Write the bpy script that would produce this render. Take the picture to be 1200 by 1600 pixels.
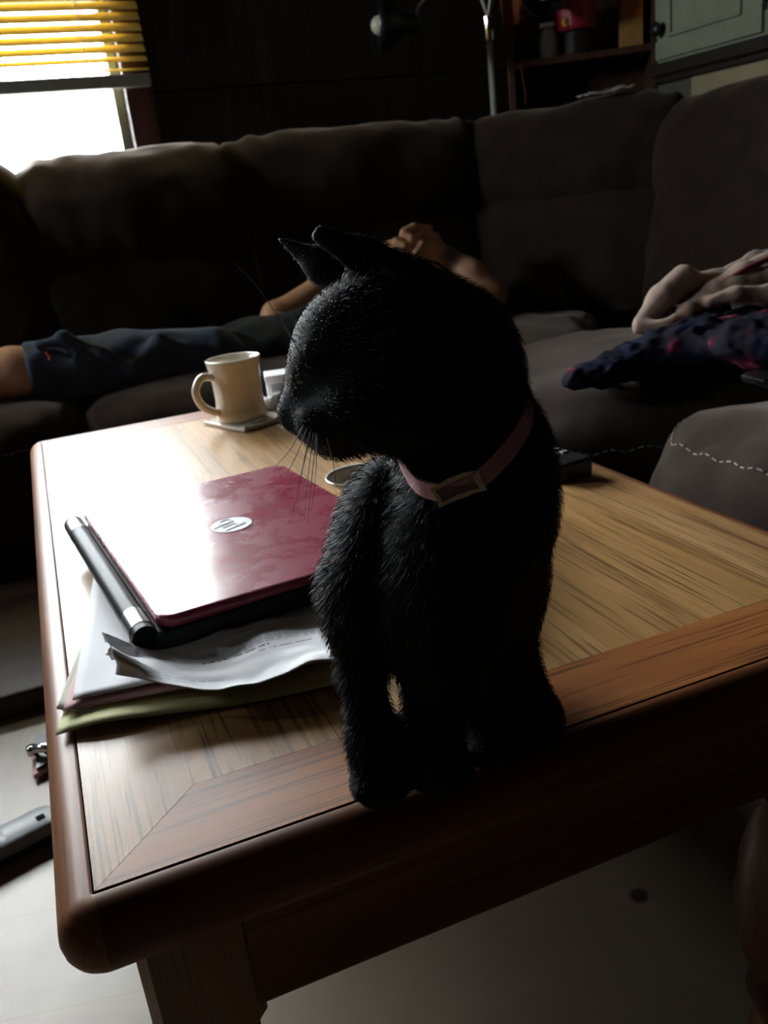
import bpy, bmesh, math, random
import numpy as np
from mathutils import Vector, Matrix, noise

for o in list(bpy.data.objects):
    bpy.data.objects.remove(o)
SC = bpy.context.scene
COL = SC.collection
random.seed(7)
RNG = np.random.default_rng(7)

# ------------------------------------------------------------------ camera
F = 1375.3                                   # focal length in pixels of the 1200x1600 frame
CAMP = np.array([0.0, 0.0, 0.785])
RIGHT = np.array([0.92300, -0.36860, -0.11045])
FWD = np.array([0.31362, 0.88693, -0.33911])
RIGHT /= np.linalg.norm(RIGHT)
FWD -= RIGHT * (FWD @ RIGHT); FWD /= np.linalg.norm(FWD)
DOWN = np.cross(FWD, RIGHT)
cam = bpy.data.cameras.new('camera')
cam.sensor_fit = 'VERTICAL'; cam.sensor_height = 36.0; cam.lens = F / 1600 * 36
cam.clip_start = 0.02
cam.dof.use_dof = True; cam.dof.focus_distance = 0.50; cam.dof.aperture_fstop = 17.0
camo = bpy.data.objects.new('camera', cam); COL.objects.link(camo)
camo.matrix_world = Matrix([[RIGHT[0], -DOWN[0], -FWD[0], CAMP[0]],
                            [RIGHT[1], -DOWN[1], -FWD[1], CAMP[1]],
                            [RIGHT[2], -DOWN[2], -FWD[2], CAMP[2]], [0, 0, 0, 1]])
SC.camera = camo

# ------------------------------------------------------------------ sky, window light, exposure
SKY = 80.0
w = bpy.data.worlds.new('overcast_sky'); SC.world = w; w.use_nodes = True
nt = w.node_tree; nt.nodes.clear()
wo = nt.nodes.new('ShaderNodeOutputWorld'); bg = nt.nodes.new('ShaderNodeBackground')
tc = nt.nodes.new('ShaderNodeTexCoord'); sx = nt.nodes.new('ShaderNodeSeparateXYZ')
rp = nt.nodes.new('ShaderNodeValToRGB')
rp.color_ramp.elements[0].position = 0.47; rp.color_ramp.elements[0].color = (.16, .17, .15, 1)   # ground
rp.color_ramp.elements[1].position = 0.51; rp.color_ramp.elements[1].color = (.92, .965, 1, 1)     # overcast sky
mp = nt.nodes.new('ShaderNodeMath'); mp.operation = 'MULTIPLY_ADD'; mp.inputs[1].default_value = .5; mp.inputs[2].default_value = .5
nt.links.new(tc.outputs['Generated'], sx.inputs[0]); nt.links.new(sx.outputs['Z'], mp.inputs[0])
nt.links.new(mp.outputs[0], rp.inputs[0]); nt.links.new(rp.outputs[0], bg.inputs['Color'])
bg.inputs['Strength'].default_value = SKY
nt.links.new(bg.outputs[0], wo.inputs[0])
SC.view_settings.view_transform = 'Standard'; SC.view_settings.look = 'None'
SC.view_settings.gamma = 1.0; SC.view_settings.use_curve_mapping = False
SC.view_settings.exposure = 0.0

WALLROT = math.radians(4.0); WALLO = Vector((0.40, 3.05, 0))     # back wall frame: u along the wall, v into the room is -y
WIN = (-1.75, 0.0, 0.86, 2.02)                                   # window opening u0,u1,z0,z1
FILLWIN = (2.15, 2.75, 1.48, 1.92)                                   # added unseen fill window in the left wall y0,y1,z0,z1
LX = -2.3                                                        # left wall

def portal(name, loc, rot, sx_, sy_):
    l = bpy.data.lights.new(name, 'AREA'); l.shape = 'RECTANGLE'; l.size = sx_; l.size_y = sy_
    l.cycles.is_portal = True
    o = bpy.data.objects.new(name, l); COL.objects.link(o); o.location = loc; o.rotation_euler = rot
    return o
for (pu0, pu1, pz0, pz1) in ((WIN[0], -.85, WIN[2], 1.20), (-.85, WIN[1], WIN[2], 1.20), (WIN[0], WIN[1], 1.20, WIN[3])):
    _c = WALLO + Matrix.Rotation(WALLROT, 3, 'Z') @ Vector(((pu0 + pu1) / 2, 0.14, (pz0 + pz1) / 2))
    portal('window_portal', _c, (math.radians(-90), 0, WALLROT), pu1 - pu0, pz1 - pz0)
portal('fill_window_portal', (LX - .14, (FILLWIN[0] + FILLWIN[1]) / 2, (FILLWIN[2] + FILLWIN[3]) / 2), (math.radians(-90), 0, math.radians(90)), FILLWIN[1] - FILLWIN[0], FILLWIN[3] - FILLWIN[2])

# ------------------------------------------------------------------ helpers: points
def ray(px, py): return FWD + (px - 600) / F * RIGHT + (py - 800) / F * DOWN
def WD(px, py, D): return CAMP + D * ray(px, py)
def WZ(px, py, z): r = ray(px, py); return CAMP + r * ((z - CAMP[2]) / r[2])
def WY(px, py, y): r = ray(px, py); return CAMP + r * (y / r[1])
def WX(px, py, x): r = ray(px, py); return CAMP + r * (x / r[0])

# ------------------------------------------------------------------ helpers: materials
def new_mat(name):
    m = bpy.data.materials.new(name); m.use_nodes = True
    nt = m.node_tree; b = nt.nodes['Principled BSDF']
    return m, nt, b
def ND(nt, t, **kw):
    n = nt.nodes.new(t)
    for k, v in kw.items(): setattr(n, k, v)
    return n
def ramp(nt, stops):
    r = ND(nt, 'ShaderNodeValToRGB'); e = r.color_ramp.elements
    while len(e) < len(stops): e.new(0.5)
    for i, (p, c) in enumerate(stops):
        e[i].position = p; e[i].color = (*c, 1) if len(c) == 3 else c
    return r
def coords(nt, scale=(1, 1, 1), rot=(0, 0, 0), rnd=False):
    t = ND(nt, 'ShaderNodeTexCoord'); m = ND(nt, 'ShaderNodeMapping')
    m.inputs['Scale'].default_value = scale; m.inputs['Rotation'].default_value = rot
    nt.links.new(t.outputs['Object'], m.inputs['Vector'])
    if rnd:
        oi = ND(nt, 'ShaderNodeObjectInfo'); mu = ND(nt, 'ShaderNodeVectorMath', operation='SCALE')
        mu.inputs[0].default_value = (7, 13, 5)
        nt.links.new(oi.outputs['Random'], mu.inputs['Scale']); nt.links.new(mu.outputs[0], m.inputs['Location'])
    return m
def bump(nt, b, src, strength=.3, dist=.002):
    bu = ND(nt, 'ShaderNodeBump'); bu.inputs['Strength'].default_value = strength; bu.inputs['Distance'].default_value = dist
    nt.links.new(src, bu.inputs['Height']); nt.links.new(bu.outputs[0], b.inputs['Normal'])
def plain(name, col, rough=.5, metal=0, spec=.5, coat=0, coat_r=.1, sheen=0, var=.12, vscale=30, bmp=0, bscale=200, sheen_c=(1, 1, 1), trans=0, sss=0):
    m, nt, b = new_mat(name)
    c = coords(nt); n = ND(nt, 'ShaderNodeTexNoise'); n.inputs['Scale'].default_value = vscale; n.inputs['Detail'].default_value = 4
    nt.links.new(c.outputs[0], n.inputs['Vector'])
    r = ramp(nt, [(.3, tuple(x * (1 - var) for x in col)), (.7, tuple(min(1, x * (1 + var)) for x in col))])
    nt.links.new(n.outputs[0], r.inputs[0]); nt.links.new(r.outputs[0], b.inputs['Base Color'])
    b.inputs['Roughness'].default_value = rough; b.inputs['Metallic'].default_value = metal
    b.inputs['Specular IOR Level'].default_value = spec
    b.inputs['Coat Weight'].default_value = coat; b.inputs['Coat Roughness'].default_value = coat_r
    b.inputs['Sheen Weight'].default_value = sheen; b.inputs['Sheen Tint'].default_value = (*sheen_c, 1); b.inputs['Sheen Roughness'].default_value = .4
    b.inputs['Transmission Weight'].default_value = trans
    if sss:
        b.inputs['Subsurface Weight'].default_value = sss; b.inputs['Subsurface Radius'].default_value = (.01, .004, .002)
    if bmp:
        n2 = ND(nt, 'ShaderNodeTexNoise'); n2.inputs['Scale'].default_value = bscale; n2.inputs['Detail'].default_value = 3
        nt.links.new(c.outputs[0], n2.inputs['Vector']); bump(nt, b, n2.outputs[0], bmp)
    return m
def wood(name, dark, mid, light, axis='y', rough=.5, coat=.36, coat_r=.27, spec=.3, pores=.75, scale=1.0, bmp=.04):
    """grain runs along `axis`; pores are short dark dashes"""
    m, nt, b = new_mat(name)
    def sc(a, c_):
        return {'x': (a, c_, c_), 'y': (c_, a, c_), 'z': (c_, c_, a)}[axis]
    c1 = coords(nt, sc(2.2 * scale, 24 * scale), rnd=True); n1 = ND(nt, 'ShaderNodeTexNoise'); n1.inputs['Scale'].default_value = 1; n1.inputs['Detail'].default_value = 5; n1.inputs['Distortion'].default_value = 1.1
    nt.links.new(c1.outputs[0], n1.inputs['Vector'])
    r1 = ramp(nt, [(.28, dark), (.5, mid), (.72, light)]); nt.links.new(n1.outputs[0], r1.inputs[0])
    c2 = coords(nt, sc(8 * scale, 480 * scale), rnd=True); n2 = ND(nt, 'ShaderNodeTexNoise'); n2.inputs['Scale'].default_value = 1; n2.inputs['Detail'].default_value = 2
    nt.links.new(c2.outputs[0], n2.inputs['Vector'])
    c3 = coords(nt, sc(2 * scale, 95 * scale), rnd=True); n3 = ND(nt, 'ShaderNodeTexNoise'); n3.inputs['Scale'].default_value = 1; n3.inputs['Detail'].default_value = 3; n3.inputs['Distortion'].default_value = .6
    nt.links.new(c3.outputs[0], n3.inputs['Vector'])
    ad = ND(nt, 'ShaderNodeMath', operation='MULTIPLY_ADD'); ad.inputs[1].default_value = .55
    nt.links.new(n3.outputs[0], ad.inputs[0]); nt.links.new(n2.outputs[0], ad.inputs[2])
    r2 = ramp(nt, [(.82, (0, 0, 0)), (.92, (1, 1, 1))]); nt.links.new(ad.outputs[0], r2.inputs[0])
    mu = ND(nt, 'ShaderNodeMath', operation='MULTIPLY'); mu.inputs[1].default_value = pores; nt.links.new(r2.outputs[0], mu.inputs[0])
    mx = ND(nt, 'ShaderNodeMix', data_type='RGBA')
    nt.links.new(mu.outputs[0], mx.inputs['Factor']); nt.links.new(r1.outputs[0], mx.inputs['A']); mx.inputs['B'].default_value = (*[x * .35 for x in dark], 1)
    nt.links.new(mx.outputs['Result'], b.inputs['Base Color'])
    b.inputs['Roughness'].default_value = rough; b.inputs['Specular IOR Level'].default_value = spec
    b.inputs['Coat Weight'].default_value = coat; b.inputs['Coat Roughness'].default_value = coat_r
    iv = ND(nt, 'ShaderNodeMath', operation='SUBTRACT'); iv.inputs[0].default_value = 1; nt.links.new(mu.outputs[0], iv.inputs[1])
    bump(nt, b, iv.outputs[0], bmp, .0006)
    return m

# ------------------------------------------------------------------ helpers: objects
def finish(o, parent):
    COL.objects.link(o)
    if parent is not None: o.parent = parent
    return o
def ploc(parent):
    """world location of the parent chain (no rotation in it)"""
    v = Vector((0, 0, 0)); p = parent
    while p is not None: v += p.location; p = p.parent
    return v
def mesh_obj(name, verts, faces, mat, parent=None, smooth=False, local=False, origin=None, solid=0, bevel=0, bseg=2):
    me = bpy.data.meshes.new(name)
    v = np.asarray(verts, float).reshape(-1, 3)
    off = Vector((0, 0, 0)) if local else ploc(parent)
    if origin is not None and parent is None: off = Vector(origin)
    v = v - np.array(off)
    me.from_pydata(v.tolist(), [], [list(map(int, f)) for f in faces]); me.update()
    if smooth: me.polygons.foreach_set('use_smooth', [True] * len(me.polygons))
    if smooth == 'auto': me.set_sharp_from_angle(angle=math.radians(35))
    me.materials.append(mat)
    o = bpy.data.objects.new(name, me)
    if origin is not None and parent is None: o.location = origin
    if solid:
        s = o.modifiers.new('thickness', 'SOLIDIFY'); s.thickness = solid; s.offset = 1
    if bevel:
        s = o.modifiers.new('edge', 'BEVEL'); s.width = bevel; s.segments = bseg; s.limit_method = 'ANGLE'; s.angle_limit = math.radians(40)
    return finish(o, parent)
def tag(o, label, cat, group=None, kind=None):
    o['label'] = label; o['category'] = cat
    if group: o['group'] = group
    if kind: o['kind'] = kind
    return o
def struct(o, label=None):
    o['kind'] = 'structure'
    if label: o['label'] = label
    return o
def thing(name, loc, label, cat, group=None, rotz=0):
    o = bpy.data.objects.new(name, None); COL.objects.link(o); o.location = Vector(loc); o.rotation_euler = (0, 0, rotz)
    o.empty_display_size = .05
    return tag(o, label, cat, group)

class MB:
    def __init__(s): s.v = []; s.f = []
    def add(s, v, f):
        n = len(s.v); s.v += [tuple(map(float, p)) for p in v]; s.f += [[i + n for i in q] for q in f]; return s
    def box(s, a, b, R=None, c=None):
        x0, y0, z0 = a; x1, y1, z1 = b
        v = [(x0, y0, z0), (x1, y0, z0), (x1, y1, z0), (x0, y1, z0), (x0, y0, z1), (x1, y0, z1), (x1, y1, z1), (x0, y1, z1)]
        if R is not None: v = [tuple(np.array(c) + R @ (np.array(p))) for p in v]
        return s.add(v, [[0, 3, 2, 1], [4, 5, 6, 7], [0, 1, 5, 4], [1, 2, 6, 5], [2, 3, 7, 6], [3, 0, 4, 7]])
    def prism(s, poly, z0, z1, M=None):
        n = len(poly)
        v = [(x, y, z0) for x, y in poly] + [(x, y, z1) for x, y in poly]
        if M is not None: v = [tuple(M @ Vector(p)) for p in v]
        f = [list(range(n))[::-1], list(range(n, 2 * n))] + [[i, (i + 1) % n, n + (i + 1) % n, n + i] for i in range(n)]
        return s.add(v, f)
    def tube(s, pts, r, n=8, cap=True):
        pts = [np.array(p, float) for p in pts]; m = len(pts)
        rr = [r] * m if np.isscalar(r) else list(r)
        v = []; up = None
        for i in range(m):
            t = pts[min(i + 1, m - 1)] - pts[max(i - 1, 0)]; t /= np.linalg.norm(t) + 1e-12
            if up is None:
                up = np.array([0, 0, 1.0]) if abs(t[2]) < .9 else np.array([1.0, 0, 0])
            a = np.cross(t, up); a /= np.linalg.norm(a) + 1e-12; b_ = np.cross(a, t); up = b_
            for k in range(n):
                q = 2 * math.pi * k / n
                v.append(pts[i] + rr[i] * (math.cos(q) * a + math.sin(q) * b_))
        f = [[i * n + k, i * n + (k + 1) % n, (i + 1) * n + (k + 1) % n, (i + 1) * n + k] for i in range(m - 1) for k in range(n)]
        if cap: f += [list(range(n))[::-1], [(m - 1) * n + k for k in range(n)]]
        return s.add(v, f)
    def lathe(s, prof, c=(0, 0, 0), n=24, M=None, cap=True):
        v = []
        for r, z in prof:
            for k in range(n):
                q = 2 * math.pi * k / n
                p = Vector((r * math.cos(q), r * math.sin(q), z))
                if M is not None: p = M @ p
                v.append((p[0] + c[0], p[1] + c[1], p[2] + c[2]))
        m = len(prof)
        f = [[i * n + k, i * n + (k + 1) % n, (i + 1) * n + (k + 1) % n, (i + 1) * n + k] for i in range(m - 1) for k in range(n)]
        if cap:
            if prof[0][0] > 1e-6: f.append(list(range(n))[::-1])
            if prof[-1][0] > 1e-6: f.append([(m - 1) * n + k for k in range(n)])
        return s.add(v, f)
    def build(s, name, mat, parent=None, **kw): return mesh_obj(name, s.v, s.f, mat, parent, **kw)

def spline(P, n=8):
    """Catmull-Rom through points"""
    P = [np.array(p, float) for p in P]; out = []
    Q = [2 * P[0] - P[1]] + P + [2 * P[-1] - P[-2]]
    for i in range(1, len(Q) - 2):
        for k in range(n):
            t = k / n; a, b, c, d = Q[i - 1:i + 3]
            out.append(.5 * ((2 * b) + (c - a) * t + (2 * a - 5 * b + 4 * c - d) * t * t + (3 * b - a - 3 * c + d) * t ** 3))
    out.append(P[-1]); return out

# signed-distance modelling: smooth union of ellipsoids and tapered capsules, meshed with surface nets
CAMR = np.stack([RIGHT, DOWN, FWD], 1)
def Ell(c, r, R=None, k=.01, op='+'): return dict(t='e', c=np.array(c, float), r=np.array(r, float), R=np.eye(3) if R is None else R, k=k, op=op)
def Cap(a, b, ra, rb=None, k=.01, op='+'): return dict(t='c', a=np.array(a, float), b=np.array(b, float), ra=ra, rb=ra if rb is None else rb, k=k, op=op)
def chain(pts, rs, k=.01): return [Cap(pts[i], pts[i + 1], rs[i], rs[i + 1], k) for i in range(len(pts) - 1)]
def sdf_field(prims, lo, hi, res):
    ax = [np.arange(lo[i], hi[i] + res, res) for i in range(3)]
    D = np.full([len(a) for a in ax], 1.0)
    for p in prims:
        if p['t'] == 'e':
            m = p['r'].max(); b0 = p['c'] - m; b1 = p['c'] + m
        else:
            m = max(p['ra'], p['rb']); b0 = np.minimum(p['a'], p['b']) - m; b1 = np.maximum(p['a'], p['b']) + m
        pad = p['k'] + 3 * res
        s = []
        for i in range(3):
            i0 = max(0, int((b0[i] - pad - lo[i]) / res)); i1 = min(len(ax[i]), int((b1[i] + pad - lo[i]) / res) + 2)
            s.append(slice(i0, max(i0, i1)))
        X, Y, Z = np.meshgrid(ax[0][s[0]], ax[1][s[1]], ax[2][s[2]], indexing='ij')
        if X.size == 0: continue
        P = np.stack([X, Y, Z], -1)
        if p['t'] == 'e':
            q = (P - p['c']) @ p['R']
            k0 = np.linalg.norm(q / p['r'], axis=-1); k1 = np.linalg.norm(q / p['r'] ** 2, axis=-1)
            d = k0 * (k0 - 1) / np.maximum(k1, 1e-9)
        else:
            ab = p['b'] - p['a']; t = np.clip(((P - p['a']) @ ab) / (ab @ ab + 1e-12), 0, 1)
            d = np.linalg.norm(P - (p['a'] + t[..., None] * ab), axis=-1) - (p['ra'] + t * (p['rb'] - p['ra']))
        cur = D[tuple(s)]
        k = max(p['k'], 1e-6)
        if p['op'] == '+':
            h = np.maximum(k - np.abs(cur - d), 0) / k; D[tuple(s)] = np.minimum(cur, d) - h * h * k * .25
        else:
            d = -d; h = np.maximum(k - np.abs(cur - d), 0) / k; D[tuple(s)] = np.maximum(cur, d) + h * h * k * .25
    return ax, D
def surface_nets(ax, D):
    S = D < 0
    c = [S[i:S.shape[0] - 1 + i, j:S.shape[1] - 1 + j, k:S.shape[2] - 1 + k] for i in (0, 1) for j in (0, 1) for k in (0, 1)]
    cnt = sum(x.astype(np.int8) for x in c)
    cells = np.argwhere((cnt > 0) & (cnt < 8))
    idx = -np.ones(cnt.shape, int); idx[tuple(cells.T)] = np.arange(len(cells))
    acc = np.zeros((len(cells), 3)); num = np.zeros(len(cells))
    offs = [(i, j, k) for i in (0, 1) for j in (0, 1) for k in (0, 1)]
    for a in range(8):
        for b in range(a + 1, 8):
            if sum(abs(offs[a][q] - offs[b][q]) for q in range(3)) != 1: continue
            da = D[tuple((cells + offs[a]).T)]; db = D[tuple((cells + offs[b]).T)]
            m = (da < 0) != (db < 0); t = np.where(m, da / np.where(m, da - db, 1), 0)[:, None]
            p = np.array(offs[a]) + t * (np.array(offs[b]) - np.array(offs[a]))
            acc[m] += p[m]; num[m] += 1
    v = cells + acc / num[:, None]
    res = ax[0][1] - ax[0][0]; v = v * res + np.array([ax[0][0], ax[1][0], ax[2][0]])
    faces = []
    for d in range(3):
        e1, e2 = [(1, 2), (2, 0), (0, 1)][d]
        sl = [slice(None)] * 3; sl2 = [slice(None)] * 3; sl[d] = slice(0, -1); sl2[d] = slice(1, None)
        A, B = S[tuple(sl)], S[tuple(sl2)]
        ed = np.argwhere(A != B)
        ok = (ed[:, e1] > 0) & (ed[:, e2] > 0) & (ed[:, e1] < cnt.shape[e1]) & (ed[:, e2] < cnt.shape[e2]); ed = ed[ok]
        inside = A[tuple(ed.T)]
        q = []
        for (u, w_) in ((1, 1), (0, 1), (0, 0), (1, 0)):
            cc = ed.copy(); cc[:, e1] -= u; cc[:, e2] -= w_; q.append(idx[tuple(cc.T)])
        q = np.stack(q, 1); q[~inside] = q[~inside][:, ::-1]
        faces.append(q)
    return v, np.concatenate(faces)
def smooth_mesh(v, f, it=2, lam=.5):
    v = v.copy()
    e = np.concatenate([f[:, [0, 1]], f[:, [1, 2]], f[:, [2, 3]], f[:, [3, 0]]]); e = np.concatenate([e, e[:, ::-1]])
    n = np.bincount(e[:, 0], minlength=len(v)).astype(float)
    for _ in range(it):
        a = np.stack([np.bincount(e[:, 0], v[e[:, 1], i], minlength=len(v)) for i in range(3)], 1) / np.maximum(n, 1)[:, None]
        v += lam * (a - v)
    return v
def sdf_mesh(prims, res, floor=None, it=2, cut=None):
    lo = np.full(3, 9.); hi = np.full(3, -9.)
    for p in prims:
        if p['op'] != '+': continue
        if p['t'] == 'e': m = p['r'].max(); a, b = p['c'] - m, p['c'] + m
        else: m = max(p['ra'], p['rb']); a, b = np.minimum(p['a'], p['b']) - m, np.maximum(p['a'], p['b']) + m
        lo = np.minimum(lo, a); hi = np.maximum(hi, b)
    lo -= 4 * res; hi += 4 * res
    ax, D = sdf_field(prims, lo, hi, res)
    if floor is not None: D = np.maximum(D, (floor - ax[2])[None, None, :])
    if cut is not None:
        X, Y, Z = np.meshgrid(*ax, indexing='ij'); D = np.maximum(D, cut(X, Y, Z))
    v, f = surface_nets(ax, D)
    return smooth_mesh(v, f, it), f
def puff(name, c, half, mat, parent, e=5.0, cuts=14, yaw=0, pitch=0, bulge=.0, wr=.006, wsc=9, seed=0, fn=None, ex=None):
    """overstuffed cushion: rounded box whose faces swell, with soft wrinkles; returns (object, point evaluator)"""
    bm = bmesh.new(); bmesh.ops.create_cube(bm, size=2)
    bmesh.ops.subdivide_edges(bm, edges=bm.edges[:], cuts=cuts, use_grid_fill=True)
    R = Matrix.Rotation(yaw, 3, 'Z') @ Matrix.Rotation(pitch, 3, 'X'); hv = Vector(half); cv = Vector(c)
    def ev(p):
        p = Vector(p); m = max(abs(p.x), abs(p.y), abs(p.z)); p = p / m
        s = (abs(p.x) ** e + abs(p.y) ** e + abs(p.z) ** e) ** (1 / e) if ex is None else ((abs(p.y) ** e + abs(p.z) ** e) ** (ex / e) + abs(p.x) ** ex) ** (1 / ex)
        q = p / s
        q = Vector((q.x * (1 + bulge * (1 - q.y * q.y) * (1 - q.z * q.z)), q.y * (1 + bulge * (1 - q.x * q.x) * (1 - q.z * q.z)), q.z * (1 + bulge * (1 - q.x * q.x) * (1 - q.y * q.y))))
        loc = Vector((q.x * hv.x, q.y * hv.y, q.z * hv.z))
        n = noise.noise(loc * wsc + Vector((seed * 3.1, seed, 0))) * wr + noise.noise(loc * wsc * 2.7 + Vector((seed, 5, seed))) * wr * .45
        loc += q.normalized() * n
        if fn: loc = fn(loc, q)
        return cv + R @ loc
    for v in bm.verts: v.co = ev(v.co)
    vs = [tuple(v.co) for v in bm.verts]; fs = [[q.index for q in f.verts] for f in bm.faces]
    bm.free()
    return mesh_obj(name, vs, fs, mat, parent, smooth=True), ev
def stitches(name, path, mat, parent, dash=.009, gap=.006, r=.0011):
    P = [np.array(p, float) for p in path]; L = [0]
    for i in range(1, len(P)): L.append(L[-1] + np.linalg.norm(P[i] - P[i - 1]))
    def at(s):
        i = min(max(int(np.searchsorted(L, s)) , 1), len(P) - 1); t = (s - L[i - 1]) / max(1e-9, L[i] - L[i - 1]); return P[i - 1] + t * (P[i] - P[i - 1])
    mb = MB(); s = 0
    while s + dash < L[-1]:
        mb.tube([at(s), at(s + dash)], r, n=5); s += dash + gap
    o = mb.build(name, mat, parent); o['kind'] = 'stuff'; return o

# ================================================================== materials
M = {}
M['oak'] = wood('oak_veneer', (.29, .145, .044), (.40, .215, .072), (.50, .285, .108), 'y')
M['oak_x'] = wood('oak_border_cross', (.23, .070, .016), (.32, .108, .026), (.39, .150, .042), 'x')
M['oak_y'] = wood('oak_border_long', (.27, .13, .045), (.38, .20, .075), (.46, .26, .108), 'y')
M['rim_x'] = wood('rim_wood_x', (.10, .028, .010), (.17, .055, .018), (.24, .085, .03), 'x', pores=.5, coat=.12, spec=.2)
M['rim_y'] = wood('rim_wood_y', (.14, .045, .015), (.22, .08, .028), (.30, .12, .045), 'y', pores=.5, coat=.12, spec=.2)
M['leg_wood'] = wood('leg_wood', (.10, .035, .012), (.17, .065, .024), (.24, .10, .04), 'z', pores=.5)
M['panel'] = wood('dark_panelling', (.024, .018, .017), (.042, .030, .027), (.06, .042, .037), 'z', rough=.6, coat=0, pores=.5, bmp=.1)
M['wall'] = plain('dark_wall', (.014, .010, .009), .7)
M['ceiling'] = plain('ceiling_paint', (.16, .14, .12), .9)
M['trim'] = wood('window_trim_wood', (.045, .018, .014), (.075, .032, .025), (.11, .05, .038), 'z', rough=.5, coat=.2, pores=.4)
M['sash'] = plain('sash_paint', (.20, .21, .18), .5)
M['suede'] = plain('brown_microfibre', (.030, .021, .0165), .95, spec=.05, sheen=.32, sheen_c=(.8, .66, .58), var=.25, vscale=14, bmp=.25, bscale=420)
M['suede_dark'] = plain('sofa_base_cloth', (.012, .009, .008), .95, spec=.1)
M['thread'] = plain('pale_thread', (.30, .26, .23), .8)
M['white_china'] = plain('cream_china', (.74, .68, .58), .25, coat=.7, coat_r=.06, var=.03)
M['white_card'] = plain('white_card', (.75, .75, .77), .7, var=.04)
M['lilac_card'] = plain('lilac_print', (.45, .43, .52), .7, var=.06)
M['tissue'] = plain('tissue_paper', (.72, .73, .74), .9, var=.05)
M['black_plastic'] = plain('black_plastic', (.012, .012, .013), .35, coat=.2)
M['grey_plastic'] = plain('grey_plastic', (.115, .122, .136), .45, var=.08)
M['grey_plastic2'] = plain('dark_grey_plastic', (.09, .10, .115), .4, var=.08)
M['matte_black'] = plain('matte_black', (.008, .008, .008), .9, spec=.05)
M['key'] = plain('grey_rubber_key', (.20, .21, .21), .6)
M['chrome'] = plain('chrome', (.75, .75, .75), .18, metal=1, var=.03)
M['steel'] = plain('silver_paint', (.62, .63, .60), .45, metal=.25, var=.05)
M['skin'] = None
M['denim'] = plain('navy_cotton', (.045, .065, .105), .85, sheen=.4, sheen_c=(.55, .7, 1), var=.2, vscale=40, bmp=.2, bscale=300)
M['orange_mark'] = plain('orange_stitch_mark', (.45, .07, .03), .8)
M['shirt'] = plain('dark_teal_cotton', (.008, .014, .017), .9, sheen=.1, var=.2)
M['hair'] = plain('dark_hair', (.012, .009, .007), .6)
M['eye_white'] = plain('eye_white', (.6, .58, .55), .2)
M['fleece'] = plain('pale_pink_fleece', (.36, .25, .20), .95, sheen=.2, var=.15, vscale=25, bmp=.5, bscale=260)
M['collar'] = plain('pink_nylon', (.55, .27, .30), .75, var=.12, vscale=80, bmp=.4, bscale=700)
M['tag_metal'] = plain('pale_gold_slide', (.85, .70, .50), .4, metal=0, var=.06)
M['tag_insert'] = plain('mauve_insert', (.30, .19, .23), .55, var=.1)
M['shade'] = plain('black_lamp_shade', (.010, .010, .010), .35, coat=.3)
M['bulb'] = plain('frosted_bulb', (.62, .62, .54), .35, var=.04)
M['green_paint'] = plain('pale_green_paint', (.27, .31, .22), .55, var=.10, vscale=12)
M['cream_paint'] = plain('cream_paint', (.34, .29, .18), .6, var=.12, vscale=12)
M['dark_counter'] = plain('dark_counter_wood', (.020, .014, .010), .5)
M['shelf_wood'] = wood('shelf_wood', (.05, .02, .012), (.08, .035, .02), (.11, .05, .03), 'x', coat=.1, pores=.4)
M['orange_box'] = plain('orange_card', (.42, .12, .03), .6)
M['tan_box'] = plain('tan_card', (.40, .22, .06), .6)
M['red_box'] = plain('red_plastic', (.35, .02, .04), .4)
M['yellow_spot'] = plain('yellow_cap', (.7, .42, .05), .5)
M['rust_cloth'] = plain('rust_cloth', (.24, .07, .02), .9)
M['grey_glass'] = plain('grey_glass', (.20, .20, .20), .15, coat=.5)
M['red_cord'] = plain('red_cord', (.16, .02, .025), .8)
M['mat_brown'] = wood('dark_platform_wood', (.025, .014, .008), (.045, .026, .015), (.06, .036, .02), 'x', coat=.15, pores=.4)
M['pink_paper'] = plain('pink_paper', (.66, .38, .38), .8, var=.04)
M['yellow_paper'] = plain('yellow_green_paper', (.60, .60, .30), .8, var=.05)
M['pale_paper'] = plain('pale_cream_paper', (.66, .66, .54), .8, var=.04)

def blind_mat():
    m, nt, b = new_mat('amber_blind_slat')
    nt.nodes.remove(b); out = nt.nodes['Material Output']
    c = coords(nt, (2, 40, 40)); n = ND(nt, 'ShaderNodeTexNoise'); n.inputs['Scale'].default_value = 1; nt.links.new(c.outputs[0], n.inputs['Vector'])
    r = ramp(nt, [(.3, (.66, .47, .11)), (.7, (.74, .54, .16))]); nt.links.new(n.outputs[0], r.inputs[0])
    d = ND(nt, 'ShaderNodeBsdfDiffuse'); t = ND(nt, 'ShaderNodeBsdfTranslucent'); mx = ND(nt, 'ShaderNodeMixShader'); mx.inputs[0].default_value = .075
    for q in (d, t): nt.links.new(r.outputs[0], q.inputs['Color'])
    nt.links.new(d.outputs[0], mx.inputs[1]); nt.links.new(t.outputs[0], mx.inputs[2]); nt.links.new(mx.outputs[0], out.inputs[0])
    return m
M['blind'] = blind_mat()
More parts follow.
